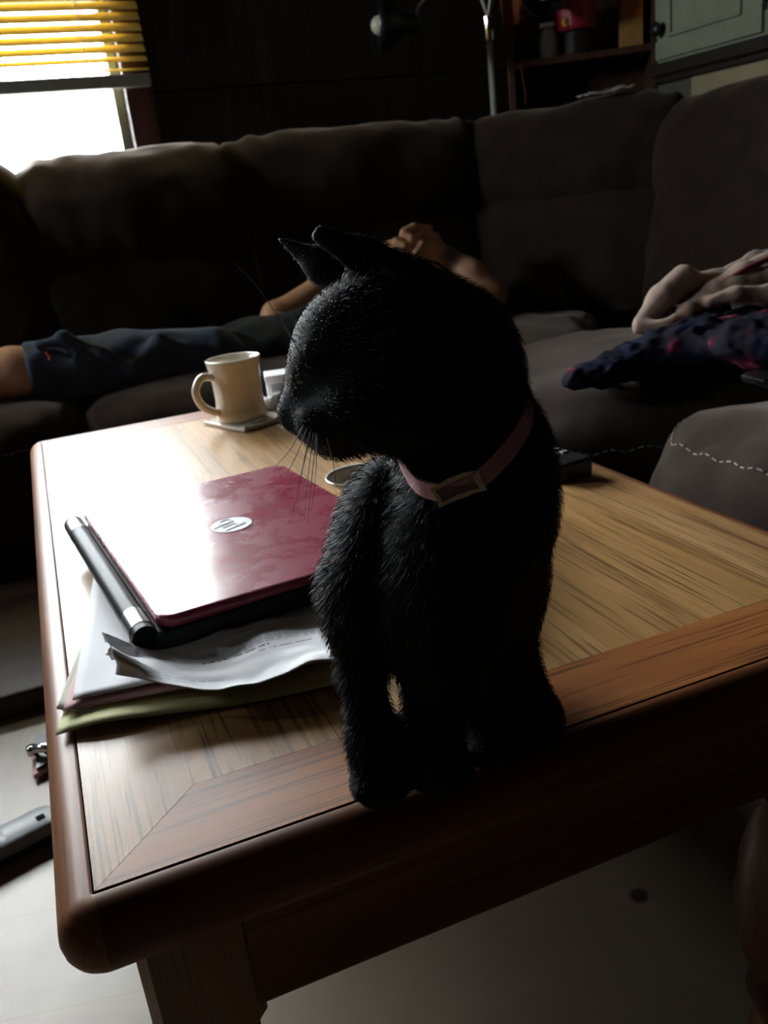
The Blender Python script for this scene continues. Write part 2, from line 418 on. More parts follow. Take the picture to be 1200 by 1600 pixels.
def glass_mat():
    m, nt, b = new_mat('window_glass'); nt.nodes.remove(b); out = nt.nodes['Material Output']
    t = ND(nt, 'ShaderNodeBsdfTransparent'); g = ND(nt, 'ShaderNodeBsdfGlossy'); g.inputs['Roughness'].default_value = .02
    fr = ND(nt, 'ShaderNodeFresnel'); fr.inputs['IOR'].default_value = 1.45
    c = coords(nt, (3, 3, 3)); n = ND(nt, 'ShaderNodeTexNoise'); nt.links.new(c.outputs[0], n.inputs['Vector'])
    r = ramp(nt, [(.3, (.93, .95, .95)), (.7, (.98, .99, .99))]); nt.links.new(n.outputs[0], r.inputs[0]); nt.links.new(r.outputs[0], t.inputs['Color'])
    mx = ND(nt, 'ShaderNodeMixShader'); nt.links.new(fr.outputs[0], mx.inputs[0]); nt.links.new(t.outputs[0], mx.inputs[1]); nt.links.new(g.outputs[0], mx.inputs[2])
    nt.links.new(mx.outputs[0], out.inputs[0]); return m
M['glass'] = glass_mat()
def floor_mat():
    m, nt, b = new_mat('beige_vinyl_floor')
    c = coords(nt, (1, 1, 1)); n = ND(nt, 'ShaderNodeTexNoise'); n.inputs['Scale'].default_value = 5; n.inputs['Detail'].default_value = 6
    nt.links.new(c.outputs[0], n.inputs['Vector'])
    r = ramp(nt, [(.3, (.24, .185, .13)), (.7, (.30, .24, .175))]); nt.links.new(n.outputs[0], r.inputs[0])
    br = ND(nt, 'ShaderNodeTexBrick'); br.inputs['Scale'].default_value = 1; br.inputs['Mortar Size'].default_value = .0012
    br.inputs['Brick Width'].default_value = .95; br.inputs['Row Height'].default_value = .155
    br.inputs['Color1'].default_value = (1, 1, 1, 1); br.inputs['Color2'].default_value = (.96, .95, .94, 1); br.inputs['Mortar'].default_value = (.88, .86, .83, 1)
    c2 = coords(nt, (1, 1, 1), (0, 0, math.radians(12))); nt.links.new(c2.outputs[0], br.inputs['Vector'])
    mx = ND(nt, 'ShaderNodeMix', data_type='RGBA', blend_type='MULTIPLY'); mx.inputs['Factor'].default_value = 1
    nt.links.new(r.outputs[0], mx.inputs['A']); nt.links.new(br.outputs['Color'], mx.inputs['B'])
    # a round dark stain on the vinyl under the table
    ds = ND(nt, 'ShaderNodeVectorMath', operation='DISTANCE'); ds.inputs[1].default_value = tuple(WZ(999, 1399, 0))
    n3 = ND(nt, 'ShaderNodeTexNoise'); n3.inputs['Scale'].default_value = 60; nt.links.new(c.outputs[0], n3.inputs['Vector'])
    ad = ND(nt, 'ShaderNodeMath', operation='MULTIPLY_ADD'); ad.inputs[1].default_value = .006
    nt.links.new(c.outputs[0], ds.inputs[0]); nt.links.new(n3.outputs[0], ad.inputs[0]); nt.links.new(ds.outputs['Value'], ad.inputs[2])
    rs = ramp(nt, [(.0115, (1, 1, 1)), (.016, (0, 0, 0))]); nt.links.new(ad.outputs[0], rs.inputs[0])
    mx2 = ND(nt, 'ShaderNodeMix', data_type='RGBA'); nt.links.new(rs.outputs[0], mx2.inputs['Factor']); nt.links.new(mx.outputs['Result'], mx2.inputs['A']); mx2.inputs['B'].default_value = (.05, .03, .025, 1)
    nt.links.new(mx2.outputs['Result'], b.inputs['Base Color']); b.inputs['Roughness'].default_value = .42
    n2 = ND(nt, 'ShaderNodeTexNoise'); n2.inputs['Scale'].default_value = 12; nt.links.new(c.outputs[0], n2.inputs['Vector']); bump(nt, b, n2.outputs[0], .15, .01)
    return m
M['floor'] = floor_mat()
def skin_mat():
    m, nt, b = new_mat('skin')
    c = coords(nt, (1, 1, 1)); n = ND(nt, 'ShaderNodeTexNoise'); n.inputs['Scale'].default_value = 22; n.inputs['Detail'].default_value = 3
    nt.links.new(c.outputs[0], n.inputs['Vector'])
    r = ramp(nt, [(.3, (.58, .30, .18)), (.7, (.73, .44, .28))]); nt.links.new(n.outputs[0], r.inputs[0])
    # faded tattoo on the forearm near the wrist
    ds = ND(nt, 'ShaderNodeVectorMath', operation='DISTANCE'); ds.inputs[1].default_value = tuple(WY(703, 402, 2.38) - np.array(PERSON_O))
    n3 = ND(nt, 'ShaderNodeTexNoise'); n3.inputs['Scale'].default_value = 70; nt.links.new(c.outputs[0], n3.inputs['Vector'])
    ad = ND(nt, 'ShaderNodeMath', operation='MULTIPLY_ADD'); ad.inputs[1].default_value = .05
    nt.links.new(c.outputs[0], ds.inputs[0]); nt.links.new(n3.outputs[0], ad.inputs[0]); nt.links.new(ds.outputs['Value'], ad.inputs[2])
    rs = ramp(nt, [(.045, (.8, .8, .8)), (.07, (0, 0, 0))]); nt.links.new(ad.outputs[0], rs.inputs[0])
    mx2 = ND(nt, 'ShaderNodeMix', data_type='RGBA'); nt.links.new(rs.outputs[0], mx2.inputs['Factor']); nt.links.new(r.outputs[0], mx2.inputs['A']); mx2.inputs['B'].default_value = (.06, .075, .06, 1)
    nt.links.new(mx2.outputs['Result'], b.inputs['Base Color']); b.inputs['Roughness'].default_value = .5
    b.inputs['Subsurface Weight'].default_value = .12; b.inputs['Subsurface Radius'].default_value = (.012, .005, .003)
    return m
PERSON_O = (0.42, 2.45, 0.41)
M['skin'] = skin_mat()
def lid_mat():
    m, nt, b = new_mat('dusty_crimson_lid')
    c = coords(nt, (1, 1, 1)); n = ND(nt, 'ShaderNodeTexNoise'); n.inputs['Scale'].default_value = 20; n.inputs['Detail'].default_value = 5; n.inputs['Roughness'].default_value = .65
    nt.links.new(c.outputs[0], n.inputs['Vector'])
    r = ramp(nt, [(.33, (.30, .008, .034)), (.42, (.27, .028, .056)), (.70, (.31, .055, .09))]); nt.links.new(n.outputs[0], r.inputs[0])
    nt.links.new(r.outputs[0], b.inputs['Base Color'])
    rr = ramp(nt, [(.33, (.18, .18, .18)), (.6, (.30, .30, .30))]); nt.links.new(n.outputs[0], rr.inputs[0]); nt.links.new(rr.outputs[0], b.inputs['Roughness'])
    b.inputs['Specular IOR Level'].default_value = .4
    b.inputs['Coat Weight'].default_value = .5; b.inputs['Coat Roughness'].default_value = .17
    return m
M['lid'] = lid_mat()
def paper_mat(name, base, lines=None):
    """white paper; lines = list of (y0,y1,x0,x1,dark) strips of illegible print in object space"""
    m, nt, b = new_mat(name)
    c = coords(nt, (1, 1, 1)); n = ND(nt, 'ShaderNodeTexNoise'); n.inputs['Scale'].default_value = 40
    nt.links.new(c.outputs[0], n.inputs['Vector'])
    r = ramp(nt, [(.3, tuple(x * .96 for x in base)), (.7, base)]); nt.links.new(n.outputs[0], r.inputs[0])
    src = r.outputs[0]
    if lines:
        uv = ND(nt, 'ShaderNodeUVMap'); sp = ND(nt, 'ShaderNodeSeparateXYZ'); nt.links.new(uv.outputs[0], sp.inputs[0])
        words = ND(nt, 'ShaderNodeTexNoise'); words.noise_dimensions = '2D'; mp_ = ND(nt, 'ShaderNodeMapping'); mp_.inputs['Scale'].default_value = (46, 6, 1)
        nt.links.new(uv.outputs[0], mp_.inputs[0]); nt.links.new(mp_.outputs[0], words.inputs['Vector']); words.inputs['Scale'].default_value = 1
        wr_ = ramp(nt, [(.36, (0, 0, 0)), (.5, (1, 1, 1))]); nt.links.new(words.outputs[0], wr_.inputs[0])
        tot = None
        def cmp(sock, lo, hi):
            a = ND(nt, 'ShaderNodeMath', operation='GREATER_THAN'); a.inputs[1].default_value = lo; nt.links.new(sock, a.inputs[0])
            d = ND(nt, 'ShaderNodeMath', operation='LESS_THAN'); d.inputs[1].default_value = hi; nt.links.new(sock, d.inputs[0])
            e_ = ND(nt, 'ShaderNodeMath', operation='MULTIPLY'); nt.links.new(a.outputs[0], e_.inputs[0]); nt.links.new(d.outputs[0], e_.inputs[1]); return e_.outputs[0]
        for (y0, y1, x0, x1, k) in lines:
            p = ND(nt, 'ShaderNodeMath', operation='MULTIPLY'); nt.links.new(cmp(sp.outputs['Y'], y0, y1), p.inputs[0]); nt.links.new(cmp(sp.outputs['X'], x0, x1), p.inputs[1])
            q = ND(nt, 'ShaderNodeMath', operation='MULTIPLY'); q.inputs[1].default_value = k; nt.links.new(p.outputs[0], q.inputs[0])
            if tot is None: tot = q.outputs[0]
            else:
                s_ = ND(nt, 'ShaderNodeMath', operation='ADD'); nt.links.new(tot, s_.inputs[0]); nt.links.new(q.outputs[0], s_.inputs[1]); tot = s_.outputs[0]
        fm = ND(nt, 'ShaderNodeMath', operation='MULTIPLY'); nt.links.new(tot, fm.inputs[0]); nt.links.new(wr_.outputs[0], fm.inputs[1])
        mx = ND(nt, 'ShaderNodeMix', data_type='RGBA'); nt.links.new(fm.outputs[0], mx.inputs['Factor']); nt.links.new(src, mx.inputs['A']); mx.inputs['B'].default_value = (.22, .23, .26, 1); src = mx.outputs['Result']
    nt.links.new(src, b.inputs['Base Color']); b.inputs['Roughness'].default_value = .75
    return m
M['paper'] = paper_mat('white_paper', (.80, .80, .83))
M['letter'] = paper_mat('printed_white_paper', (.82, .83, .86),
                        [(.50, .545, .40, .72, 1), (.44, .465, .66, .92, .8), (.575, .59, .45, .95, .7), (.61, .625, .45, .95, .7), (.645, .66, .45, .95, .7), (.68, .695, .5, .95, .7), (.17, .19, .05, .5, .35), (.11, .125, .05, .35, .35)])
def floral_mat():
    m, nt, b = new_mat('dark_floral_cloth')
    c = coords(nt, (1, 1, 1)); v = ND(nt, 'ShaderNodeTexVoronoi'); v.inputs['Scale'].default_value = 17; nt.links.new(c.outputs[0], v.inputs['Vector'])
    n = ND(nt, 'ShaderNodeTexNoise'); n.inputs['Scale'].default_value = 60; nt.links.new(c.outputs[0], n.inputs['Vector'])
    ad = ND(nt, 'ShaderNodeMath', operation='MULTIPLY_ADD'); ad.inputs[1].default_value = .35; nt.links.new(n.outputs[0], ad.inputs[0]); nt.links.new(v.outputs['Distance'], ad.inputs[2])
    r = ramp(nt, [(.30, (.34, .14, .15)), (.37, (.18, .02, .045)), (.46, (.035, .010, .018)), (.6, (.010, .009, .016))]); nt.links.new(ad.outputs[0], r.inputs[0])
    v2 = ND(nt, 'ShaderNodeTexVoronoi'); v2.inputs['Scale'].default_value = 15; nt.links.new(c.outputs[0], v2.inputs['Vector'])
    r2 = ramp(nt, [(.66, (0, 0, 0)), (.72, (1, 1, 1))]); nt.links.new(v2.outputs['Color'], r2.inputs[0])
    mx = ND(nt, 'ShaderNodeMix', data_type='RGBA'); nt.links.new(r2.outputs[0], mx.inputs['Factor']); nt.links.new(r.outputs[0], mx.inputs['A']); mx.inputs['B'].default_value = (.012, .015, .036, 1); b.inputs['Specular IOR Level'].default_value = .05
    nt.links.new(mx.outputs['Result'], b.inputs['Base Color']); b.inputs['Roughness'].default_value = .85
    return m
M['floral'] = floral_mat()
def fur_mat(name, col, rough):
    m, nt, b = new_mat(name)
    c = coords(nt, (1, 1, 1)); n = ND(nt, 'ShaderNodeTexNoise'); n.inputs['Scale'].default_value = 90; nt.links.new(c.outputs[0], n.inputs['Vector'])
    r = ramp(nt, [(.3, tuple(x * .7 for x in col)), (.7, tuple(x * 1.3 for x in col))]); nt.links.new(n.outputs[0], r.inputs[0]); nt.links.new(r.outputs[0], b.inputs['Base Color'])
    b.inputs['Roughness'].default_value = rough; b.inputs['Specular IOR Level'].default_value = .12
    return m
M['cat_skin'] = fur_mat('black_coat', (.006, .006, .007), .7)
M['fur'] = fur_mat('black_fur_strands', (.0115, .0118, .0128), .5)
M['whisker'] = plain('whisker', (.30, .29, .28), .4)
M['eye'] = plain('cat_eye', (.05, .06, .02), .05, coat=1, coat_r=.02)

# ================================================================== room shell
TZ = 0.45                                                 # table top height
floor = struct(MB().box((LX, -3.0, -.06), (2.62, 3.6, 0)).build('floor', M['floor']))
ceil_ = struct(MB().box((LX, -3.0, 2.4), (2.62, 3.6, 2.46)).build('ceiling', M['ceiling']))
# back wall with the window opening, local frame u (x), v (y), z
wb = MB(); u0, u1, z0, z1 = WIN; ul, ur = -3.0, 2.4
wb.box((ul, .02, 0), (u0, .16, 2.4)); wb.box((u1, .02, 0), (ur, .16, 2.4)); wb.box((u0, .02, 0), (u1, .16, z0)); wb.box((u0, .02, z1), (u1, .16, 2.4))
wall_back = wb.build('wall_back', M['wall'], local=True); struct(wall_back); wall_back.location = WALLO; wall_back.rotation_euler = (0, 0, WALLROT)
for (a, b_, c_, d_) in [(0.0, .44, 0, 1.155), (.444, 1.30, 0, 1.155), (1.304, 2.15, 0, 1.155), (0.0, .85, 1.159, 2.4), (.854, 1.70, 1.159, 2.4), (1.704, 2.15, 1.159, 2.4),
                        (-1.756, -.9, 0, .855), (-.896, -.004, 0, .855), (-2.6, -1.76, 0, 1.155), (-2.6, -1.76, 1.159, 2.4)]:
    p = MB().box((a, .006, c_), (b_, .02, d_)).build('panel', M['panel'], wall_back, local=True, bevel=.002)
wall_left = MB()
y0, y1, lz0, lz1 = FILLWIN
wall_left.box((LX - .16, -3, 0), (LX, y0, 2.4)).box((LX - .16, y1, 0), (LX, 3.6, 2.4)).box((LX - .16, y0, 0), (LX, y1, lz0)).box((LX - .16, y0, lz1), (LX, y1, 2.4))
struct(wall_left.build('wall_left', M['panel']))
struct(MB().box((2.5, -3, 0), (2.62, 3.6, 2.4)).build('wall_right', M['panel']))
struct(MB().box((LX, -3.12, 0), (2.62, -3.0, 2.4)).build('wall_front', M['panel']))

def wobj(mb, name, mat, parent=None, **kw):
    o = mb.build(name, mat, parent, local=True, **kw)
    if parent is None: o.location = WALLO; o.rotation_euler = (0, 0, WALLROT)
    return o
# window 1: trim, sash frame, glass
win = bpy.data.objects.new('window_1', None); COL.objects.link(win); win.location = WALLO; win.rotation_euler = (0, 0, WALLROT); struct(win)
jw = .026
wobj(MB().box((u1 - jw, .05, z0), (u1, .12, z1)), 'jamb', M['sash'], win)
wobj(MB().box((u0, .05, z0), (u0 + jw, .12, z1)), 'jamb', M['sash'], win)
wobj(MB().box((u0 + jw, .05, z1 - jw), (u1 - jw, .12, z1)), 'head_rail', M['sash'], win)
wobj(MB().box((u0 + jw, .05, z0), (u1 - jw, .12, z0 + jw)), 'sill_rail', M['sash'], win)
wobj(MB().box((u0 + jw, .055, 1.42), (u1 - jw, .115, 1.46)), 'meeting_rail', M['sash'], win)
wobj(MB().box((u0 + jw, .083, z0 + jw), (u1 - jw, .087, 1.42)), 'pane', M['glass'], win)
wobj(MB().box((u0 + jw, .083, 1.46), (u1 - jw, .087, z1 - jw)), 'pane', M['glass'], win)
t1 = wobj(MB().box((u1, -.014, z0 - .09), (u1 + .085, .006, z1 + .09)), 'trim_1', M['trim'], bevel=.004); struct(t1)
t2 = wobj(MB().box((u0 - .085, -.014, z0 - .09), (u0, .006, z1 + .09)), 'trim_2', M['trim'], bevel=.004); struct(t2)
t3 = wobj(MB().box((u0, -.014, z1), (u1, .006, z1 + .09)), 'trim_3', M['trim'], bevel=.004); struct(t3)
t4 = wobj(MB().box((u0, -.03, z0 - .05), (u1, .006, z0)), 'trim_4', M['trim'], bevel=.004); struct(t4)
# unseen window added to the left wall as dim fill on cabinet and sofa
w2 = bpy.data.objects.new('added_fill_window', None); COL.objects.link(w2); w2.location = (LX, 0, 0); struct(w2)
for (a, b_) in [((-.12, y0, lz0), (-.05, y0 + .04, lz1)), ((-.12, y1 - .04, lz0), (-.05, y1, lz1)), ((-.12, y0 + .04, lz0), (-.05, y1 - .04, lz0 + .04)), ((-.12, y0 + .04, lz1 - .04), (-.05, y1 - .04, lz1)), ((-.12, (y0 + y1) / 2 - .02, lz0 + .04), (-.05, (y0 + y1) / 2 + .02, lz1 - .04))]:
    MB().box(a, b_).build('frame_bar', M['sash'], w2, local=True)
for (a, b_) in [(y0 + .04, (y0 + y1) / 2 - .02), ((y0 + y1) / 2 + .02, y1 - .04)]:
    MB().box((-.087, a, lz0 + .04), (-.083, b_, lz1 - .04)).build('pane', M['glass'], w2, local=True)

# window blind: amber slats hung over the trim, half lowered
blind = thing('window_blind', WALLO, 'amber slatted window blind lowered to half the window', 'blind', rotz=WALLROT)
bu0, bu1 = u0 - .07, u1 + .075
zb = 1.185
wobj(MB().box((bu0, -.060, zb - .018), (bu1, -.022, zb + .018)), 'bottom_rail', M['sash'], blind, bevel=.004)
slat0 = None; zt = zb + .032; i = 0
while zt < 2.06:
    if slat0 is None:
        mb = MB(); nn = 5; prof = [(-.0165 + .033 * k / (nn - 1), .0022 * (1 - (2 * k / (nn - 1) - 1) ** 2)) for k in range(nn)]
        ang = math.radians(0); pr = [(y * math.cos(ang) - z * math.sin(ang), y * math.sin(ang) + z * math.cos(ang)) for y, z in prof]
        vs = [(x, y, z) for x in (bu0, bu1) for y, z in pr]; mb.add(vs, [[k, k + 1, nn + k + 1, nn + k] for k in range(nn - 1)])
        slat0 = wobj(mb, 'slat', M['blind'], blind, solid=.0012); s = slat0
    else:
        s = slat0.copy(); COL.objects.link(s); s.parent = blind
    s.location = (0, -.041, zt); s.rotation_euler = (math.radians((20, 34, 46, 52)[min(i, 3)] + random.uniform(-2, 2)), 0, 0); zt += .0285; i += 1
wobj(MB().box((bu0, -.065, 2.065), (bu1, -.018, 2.11)), 'head_box', M['sash'], blind, bevel=.003)
for uu in (-.105, -.9, -1.6):
    wobj(MB().tube([(uu, -.060, zb + .018), (uu, -.060, 2.065)], .0016, 6), 'ladder_cord', M['white_card'], blind)
    wobj(MB().tube([(uu, -.022, zb + .018), (uu, -.022, 2.065)], .0016, 6), 'ladder_cord', M['white_card'], blind)

# low dark platform on the floor left of the table
pf = MB().box((-1.2, 1.50, 0), (-.09, 2.06, .045)).build('low_platform', M['mat_brown'], origin=(-.6, 1.8, 0), bevel=.006)
tag(pf, 'low dark brown wooden platform on the floor in front of the sofa', 'platform')

# ================================================================== coffee table
TX0, TX1, TY0, TY1 = -.041, .577, .422, 1.592
table = thing('coffee_table', ((TX0 + TX1) / 2, (TY0 + TY1) / 2, 0), 'oak coffee table with mitred veneer top and dark rounded rim, cat on its near edge', 'table')
BW = .066; ZB = TZ - .012
def quad_prism(poly, z0=ZB, z1=TZ): return MB().prism(poly, z0, z1)
g = .0002
quad_prism([(TX0 + g, TY0), (TX1 - g, TY0), (TX1 - BW - g, TY0 + BW), (TX0 + BW + g, TY0 + BW)]).build('border_strip', M['oak_x'], table)
quad_prism([(TX0 + g, TY1), (TX0 + BW + g, TY1 - BW), (TX1 - BW - g, TY1 - BW), (TX1 - g, TY1)]).build('border_strip', M['oak_x'], table)
quad_prism([(TX0, TY0 + g), (TX0 + BW, TY0 + BW + g), (TX0 + BW, TY1 - BW - g), (TX0, TY1 - g)]).build('border_strip', M['oak_y'], table)
quad_prism([(TX1, TY0 + g), (TX1, TY1 - g), (TX1 - BW, TY1 - BW - g), (TX1 - BW, TY0 + BW + g)]).build('border_strip', M['oak_y'], table)
ws = [.082, .064, .095, .071, .088, .0]
ws[-1] = (TX1 - TX0 - 2 * BW) - sum(ws[:-1]); x = TX0 + BW
for i, w_ in enumerate(ws):
    MB().box((x + .0001, TY0 + BW + .0003, ZB), (x + w_ - .0001, TY1 - BW - .0003, TZ - .0001)).build('veneer_plank', M['oak'], table); x += w_
# rim: bullnose moulding, one length per side, mitred
RW, RH = .024, .046
prof = [(0.0012, -.016), (0.0012, -.0010), (.0022, -.0004)]
for k in range(11):
    q = math.pi / 2 - k * math.pi / 10
    prof.append((.003 + (RW - .003) * math.cos(q), -.024 + .0238 * math.sin(q) if q > 0 else -.024 + .022 * math.sin(q)))
prof += [(0.0, -.046)]
def rim(a, b, out, mat):
    a = np.array(a); b = np.array(b); out = np.array(out); n = len(prof); v = []
    for p in (a, b):
        for (o_, z) in prof: q = p + out * o_; v.append((q[0], q[1], TZ + z))
    f = [[k, (k + 1) % n, n + (k + 1) % n, n + k] for k in range(n)] + [list(range(n))[::-1], list(range(n, 2 * n))]
    return mesh_obj('rim_moulding', v, f, mat, table, smooth='auto')
def rim_corner(c, a0, mat):
    v = []; n = len(prof); m = 8
    for j in range(m + 1):
        q = math.radians(a0 + 90 * j / m)
        for (o_, z) in prof: v.append((c[0] + o_ * math.cos(q), c[1] + o_ * math.sin(q), TZ + z))
    f = [[j * n + k, j * n + (k + 1) % n, (j + 1) * n + (k + 1) % n, (j + 1) * n + k] for j in range(m) for k in range(n)] + [list(range(n))[::-1], [m * n + k for k in range(n)]]
    return mesh_obj('rim_corner', v, f, mat, table, smooth='auto')
rim((TX0, TY0), (TX1, TY0), (0, -1), M['rim_x']); rim((TX1, TY0), (TX1, TY1), (1, 0), M['rim_y'])
rim((TX1, TY1), (TX0, TY1), (0, 1), M['rim_x']); rim((TX0, TY1), (TX0, TY0), (-1, 0), M['rim_y'])
rim_corner((TX0, TY0), 180, M['rim_y']); rim_corner((TX1, TY0), 270, M['rim_y']); rim_corner((TX1, TY1), 0, M['rim_y']); rim_corner((TX0, TY1), 90, M['rim_y'])
MB().box((TX0 + .002, TY0 + .002, TZ - .034), (TX1 - .002, TY1 - .002, ZB - .0005)).build('top_core', M['rim_x'], table)
# aprons
MB().box((.03, .424, .325), (.462, .444, TZ - .0345)).build('apron', M['rim_x'], table, bevel=.003)
MB().box((.03, TY1 - .022, .325), (.462, TY1 - .002, TZ - .0345)).build('apron', M['rim_x'], table, bevel=.003)
MB().box((-.026, .49, .325), (-.006, 1.524, TZ - .0345)).build('apron', M['rim_y'], table, bevel=.003)
MB().box((.505, .49, .325), (.525, 1.524, TZ - .0345)).build('apron', M['rim_y'], table, bevel=.003)
LWD = .067
def leg(cx, cy, square=True):
    mb = MB(); h = LWD / 2
    def ring(hw, ch, z): return [(cx + sx_ * (hw - (ch if kk == 0 else 0)), cy + sy_ * (hw - (ch if kk == 1 else 0)), z) for (sx_, sy_, ks) in ((-1, -1, (1, 0)), (1, -1, (0, 1)), (1, 1, (1, 0)), (-1, 1, (0, 1))) for kk in ks]
    rows = [ring(h, .006, TZ - .0345), ring(h, .006, .318), ring(h * .86, .012, .300), ring(h * .72, .014, .290)]
    v = [p for r in rows for p in r]; n = 8
    f = [[i * n + k, i * n + (k + 1) % n, (i + 1) * n + (k + 1) % n, (i + 1) * n + k][::-1] for i in range(3) for k in range(n)] + [list(range(n)), list(range(3 * n, 4 * n))[::-1]]
    mb.add(v, f)
    mb.lathe([(.022, .292), (.030, .285), (.024, .275), (.034, .255), (.043, .215), (.047, .17), (.044, .13), (.033, .095), (.026, .08), (.034, .068), (.03, .055), (.024, .04), (.03, .02), (.026, 0)], (cx, cy, 0), 20)
    return mb.build('leg', M['leg_wood'], table, smooth='auto')
leg(TX0 + .044, TY0 + .0335); leg(.492, TY0 + .0335); leg(TX0 + .044, TY1 - .0335); leg(.492, TY1 - .0335)

# ================================================================== papers under the laptop
def sheet(name, A, B, C, mat, label, z=.4505, th=.0006, nu=24, nv=24, curl=None, jag=None, cat='paper', D=None, group=None):
    """sheet spanned by corner A, A->B (u), A->C (v)"""
    A, B, C = map(lambda p: np.array(p[:2]), (A, B, C)); D_ = B + C - A if D is None else np.array(D[:2])
    vs = []; uvs = []
    for j in range(nv + 1):
        for i in range(nu + 1):
            u, v = i / nu, j / nv
            p = A * (1 - u) * (1 - v) + B * u * (1 - v) + C * (1 - u) * v + D_ * u * v
            if jag is not None: p = p + jag(u, v)
            zz = z + (curl(u, v) if curl else 0)
            vs.append((p[0], p[1], zz)); uvs.append((u, v))
    f = [[j * (nu + 1) + i, j * (nu + 1) + i + 1, (j + 1) * (nu + 1) + i + 1, (j + 1) * (nu + 1) + i] for j in range(nv) for i in range(nu)]
    ctr = A + (B - A) * .5
    o = mesh_obj(name, vs, f, mat, None, smooth=True, origin=(ctr[0], ctr[1], z), solid=th)
    uvl = o.data.uv_layers.new(name='UVMap')
    for lp in o.data.loops: uvl.data[lp.index].uv = uvs[lp.vertex_index]
    return tag(o, label, cat, group)
W = lambda px, py, z=.452: WZ(px, py, z)
nz = lambda u, v, s=3, k=0: noise.noise(Vector((u * s + k, v * s, k * 1.7)))
sheet('yellow_sheet', W(88, 1152), W(545, 1070), W(160, 925), M['yellow_paper'], 'yellow-green paper sheet, lowest of the pile, its corner overhanging the table edge', z=.4515,
      curl=lambda u, v: .003 * max(0, nz(u, v)) + .004 * (1 - v) ** 3 * (.5 + .5 * math.sin(u * 7)))
sheet('cream_sheet', W(90, 1116), W(150, 1122), W(178, 890), M['pale_paper'], 'pale cream strip of paper along the left side of the pile', z=.4555,
      curl=lambda u, v: .0015 * max(0, nz(u, v, 3, 2)) + .001 * (1 - u) ** 2, D=W(235, 905))
sheet('pink_sheet', W(101, 1124), W(525, 1046), W(172, 920), M['pink_paper'], 'pink paper sheet showing a thin edge between the yellow and white sheets', z=.4592,
      curl=lambda u, v: .003 * max(0, nz(u, v, 3, 4)) - .0008 * (1 - u) ** 3 * (1 - v), D=W(480, 900))
sheet('white_sheet', W(118, 1112), W(528, 1034), W(152, 905), M['paper'], 'smooth white paper sheet on top of the pile, under the curled letter', z=.4615,
      curl=lambda u, v: .002 * max(0, nz(u, v, 3, 6)) + .0025 * (1 - v) ** 2 * math.sin(u * 3), D=W(500, 900))
def lcurl(u, v):
    rise = .024 * max(0, 1 - u * 2.6) ** 1.3 * (1 - abs(v - .45) * 1.1) + .012 * max(0, 1 - u * 5) * math.sin(v * 9)
    return rise + .004 * math.sin(u * 8 + v * 3) * .5 + .005 * max(0, nz(u, v, 5, 9)) + .009 * (1 - v) ** 2 * (.25 + .6 * u) + .0006 * nz(u, v, 8, 4) + .0025
def ljag(u, v):
    t = np.array([0.0, 0.0])
    if v > .9: t = np.array([nz(u, 0, 14, 3), nz(u, 1, 14, 5)]) * .006
    if u < .12: t = t + np.array([nz(0, v, 9, 2), nz(1, v, 9, 8)]) * .006
    t = t + np.array([-.002, -.016]) * math.sin(min(1, u * 1.15) * math.pi) * (1 - v)
    return t
sheet('curled_letter', W(192, 1082, .468), W(530, 1048, .468), W(166, 1030, .468), M['letter'], 'crumpled white printed letter curling up at its torn left end', z=.4645, nu=48, nv=36,
      curl=lcurl, jag=ljag, D=W(500, 955, .466))

# ================================================================== laptop
LZ = .4665
hn = np.array(WZ(239, 974, .494)[:2]); hl = np.array(WZ(121, 800, .494)[:2]); U = hl - hn; Lw = np.linalg.norm(U); U /= Lw; V = np.array([U[1], -U[0]])
LD = .242
lap = thing('laptop', (*(hn + U * Lw / 2 + V * LD / 2), LZ), 'closed crimson laptop with black base and round white logo, lying on papers', 'laptop')
def LP(u, v, z): q = hn + U * u + V * v; return (q[0], q[1], z)
def rrect(u0, u1, v0, v1, r, n=6):
    out = []
    for (cu, cv, a0) in ((u1 - r, v1 - r, 0), (u0 + r, v1 - r, 90), (u0 + r, v0 + r, 180), (u1 - r, v0 + r, 270)):
        for k in range(n + 1):
            q = math.radians(a0 + 90 * k / n); out.append((cu + r * math.cos(q), cv + r * math.sin(q)))
    return out
def lprism(poly, zf0, zf1):
    n = len(poly); v = [LP(u, v_, zf0(v_)) for u, v_ in poly] + [LP(u, v_, zf1(v_)) for u, v_ in poly]
    f = [list(range(n)), list(range(n, 2 * n))[::-1]] + [[i, (i + 1) % n, n + (i + 1) % n, n + i][::-1] for i in range(n)]
    return v, f
v, f = lprism(rrect(.002, Lw - .002, -.006, LD - .002, .014), lambda s: LZ, lambda s: LZ + .0165)
base = mesh_obj('base', v, f, M['black_plastic'], lap, bevel=.003)
v, f = lprism(rrect(0, Lw, .004, LD, .016), lambda s: LZ + .0175, lambda s: LZ + .0285 - .003 * (s / LD))
lid = mesh_obj('lid', v, f, M['lid'], lap, bevel=.004, bseg=3)
for a, b_ in ((.0, Lw),):
    mb = MB(); mb.tube([LP(a + .004, -.007, LZ + .0150), LP(b_ - .004, -.007, LZ + .0150)], .0105, 20)
    mb.build('hinge_barrel', plain('gloss_black', (.008, .009, .010), .42, spec=.06), lap, smooth='auto')
for uc in (.030, Lw - .030):
    MB().tube([LP(uc - .016, -.007, LZ + .0152), LP(uc + .016, -.007, LZ + .0152)], .0108, 20).build('hinge_cap', M['black_plastic'], lap, smooth='auto')
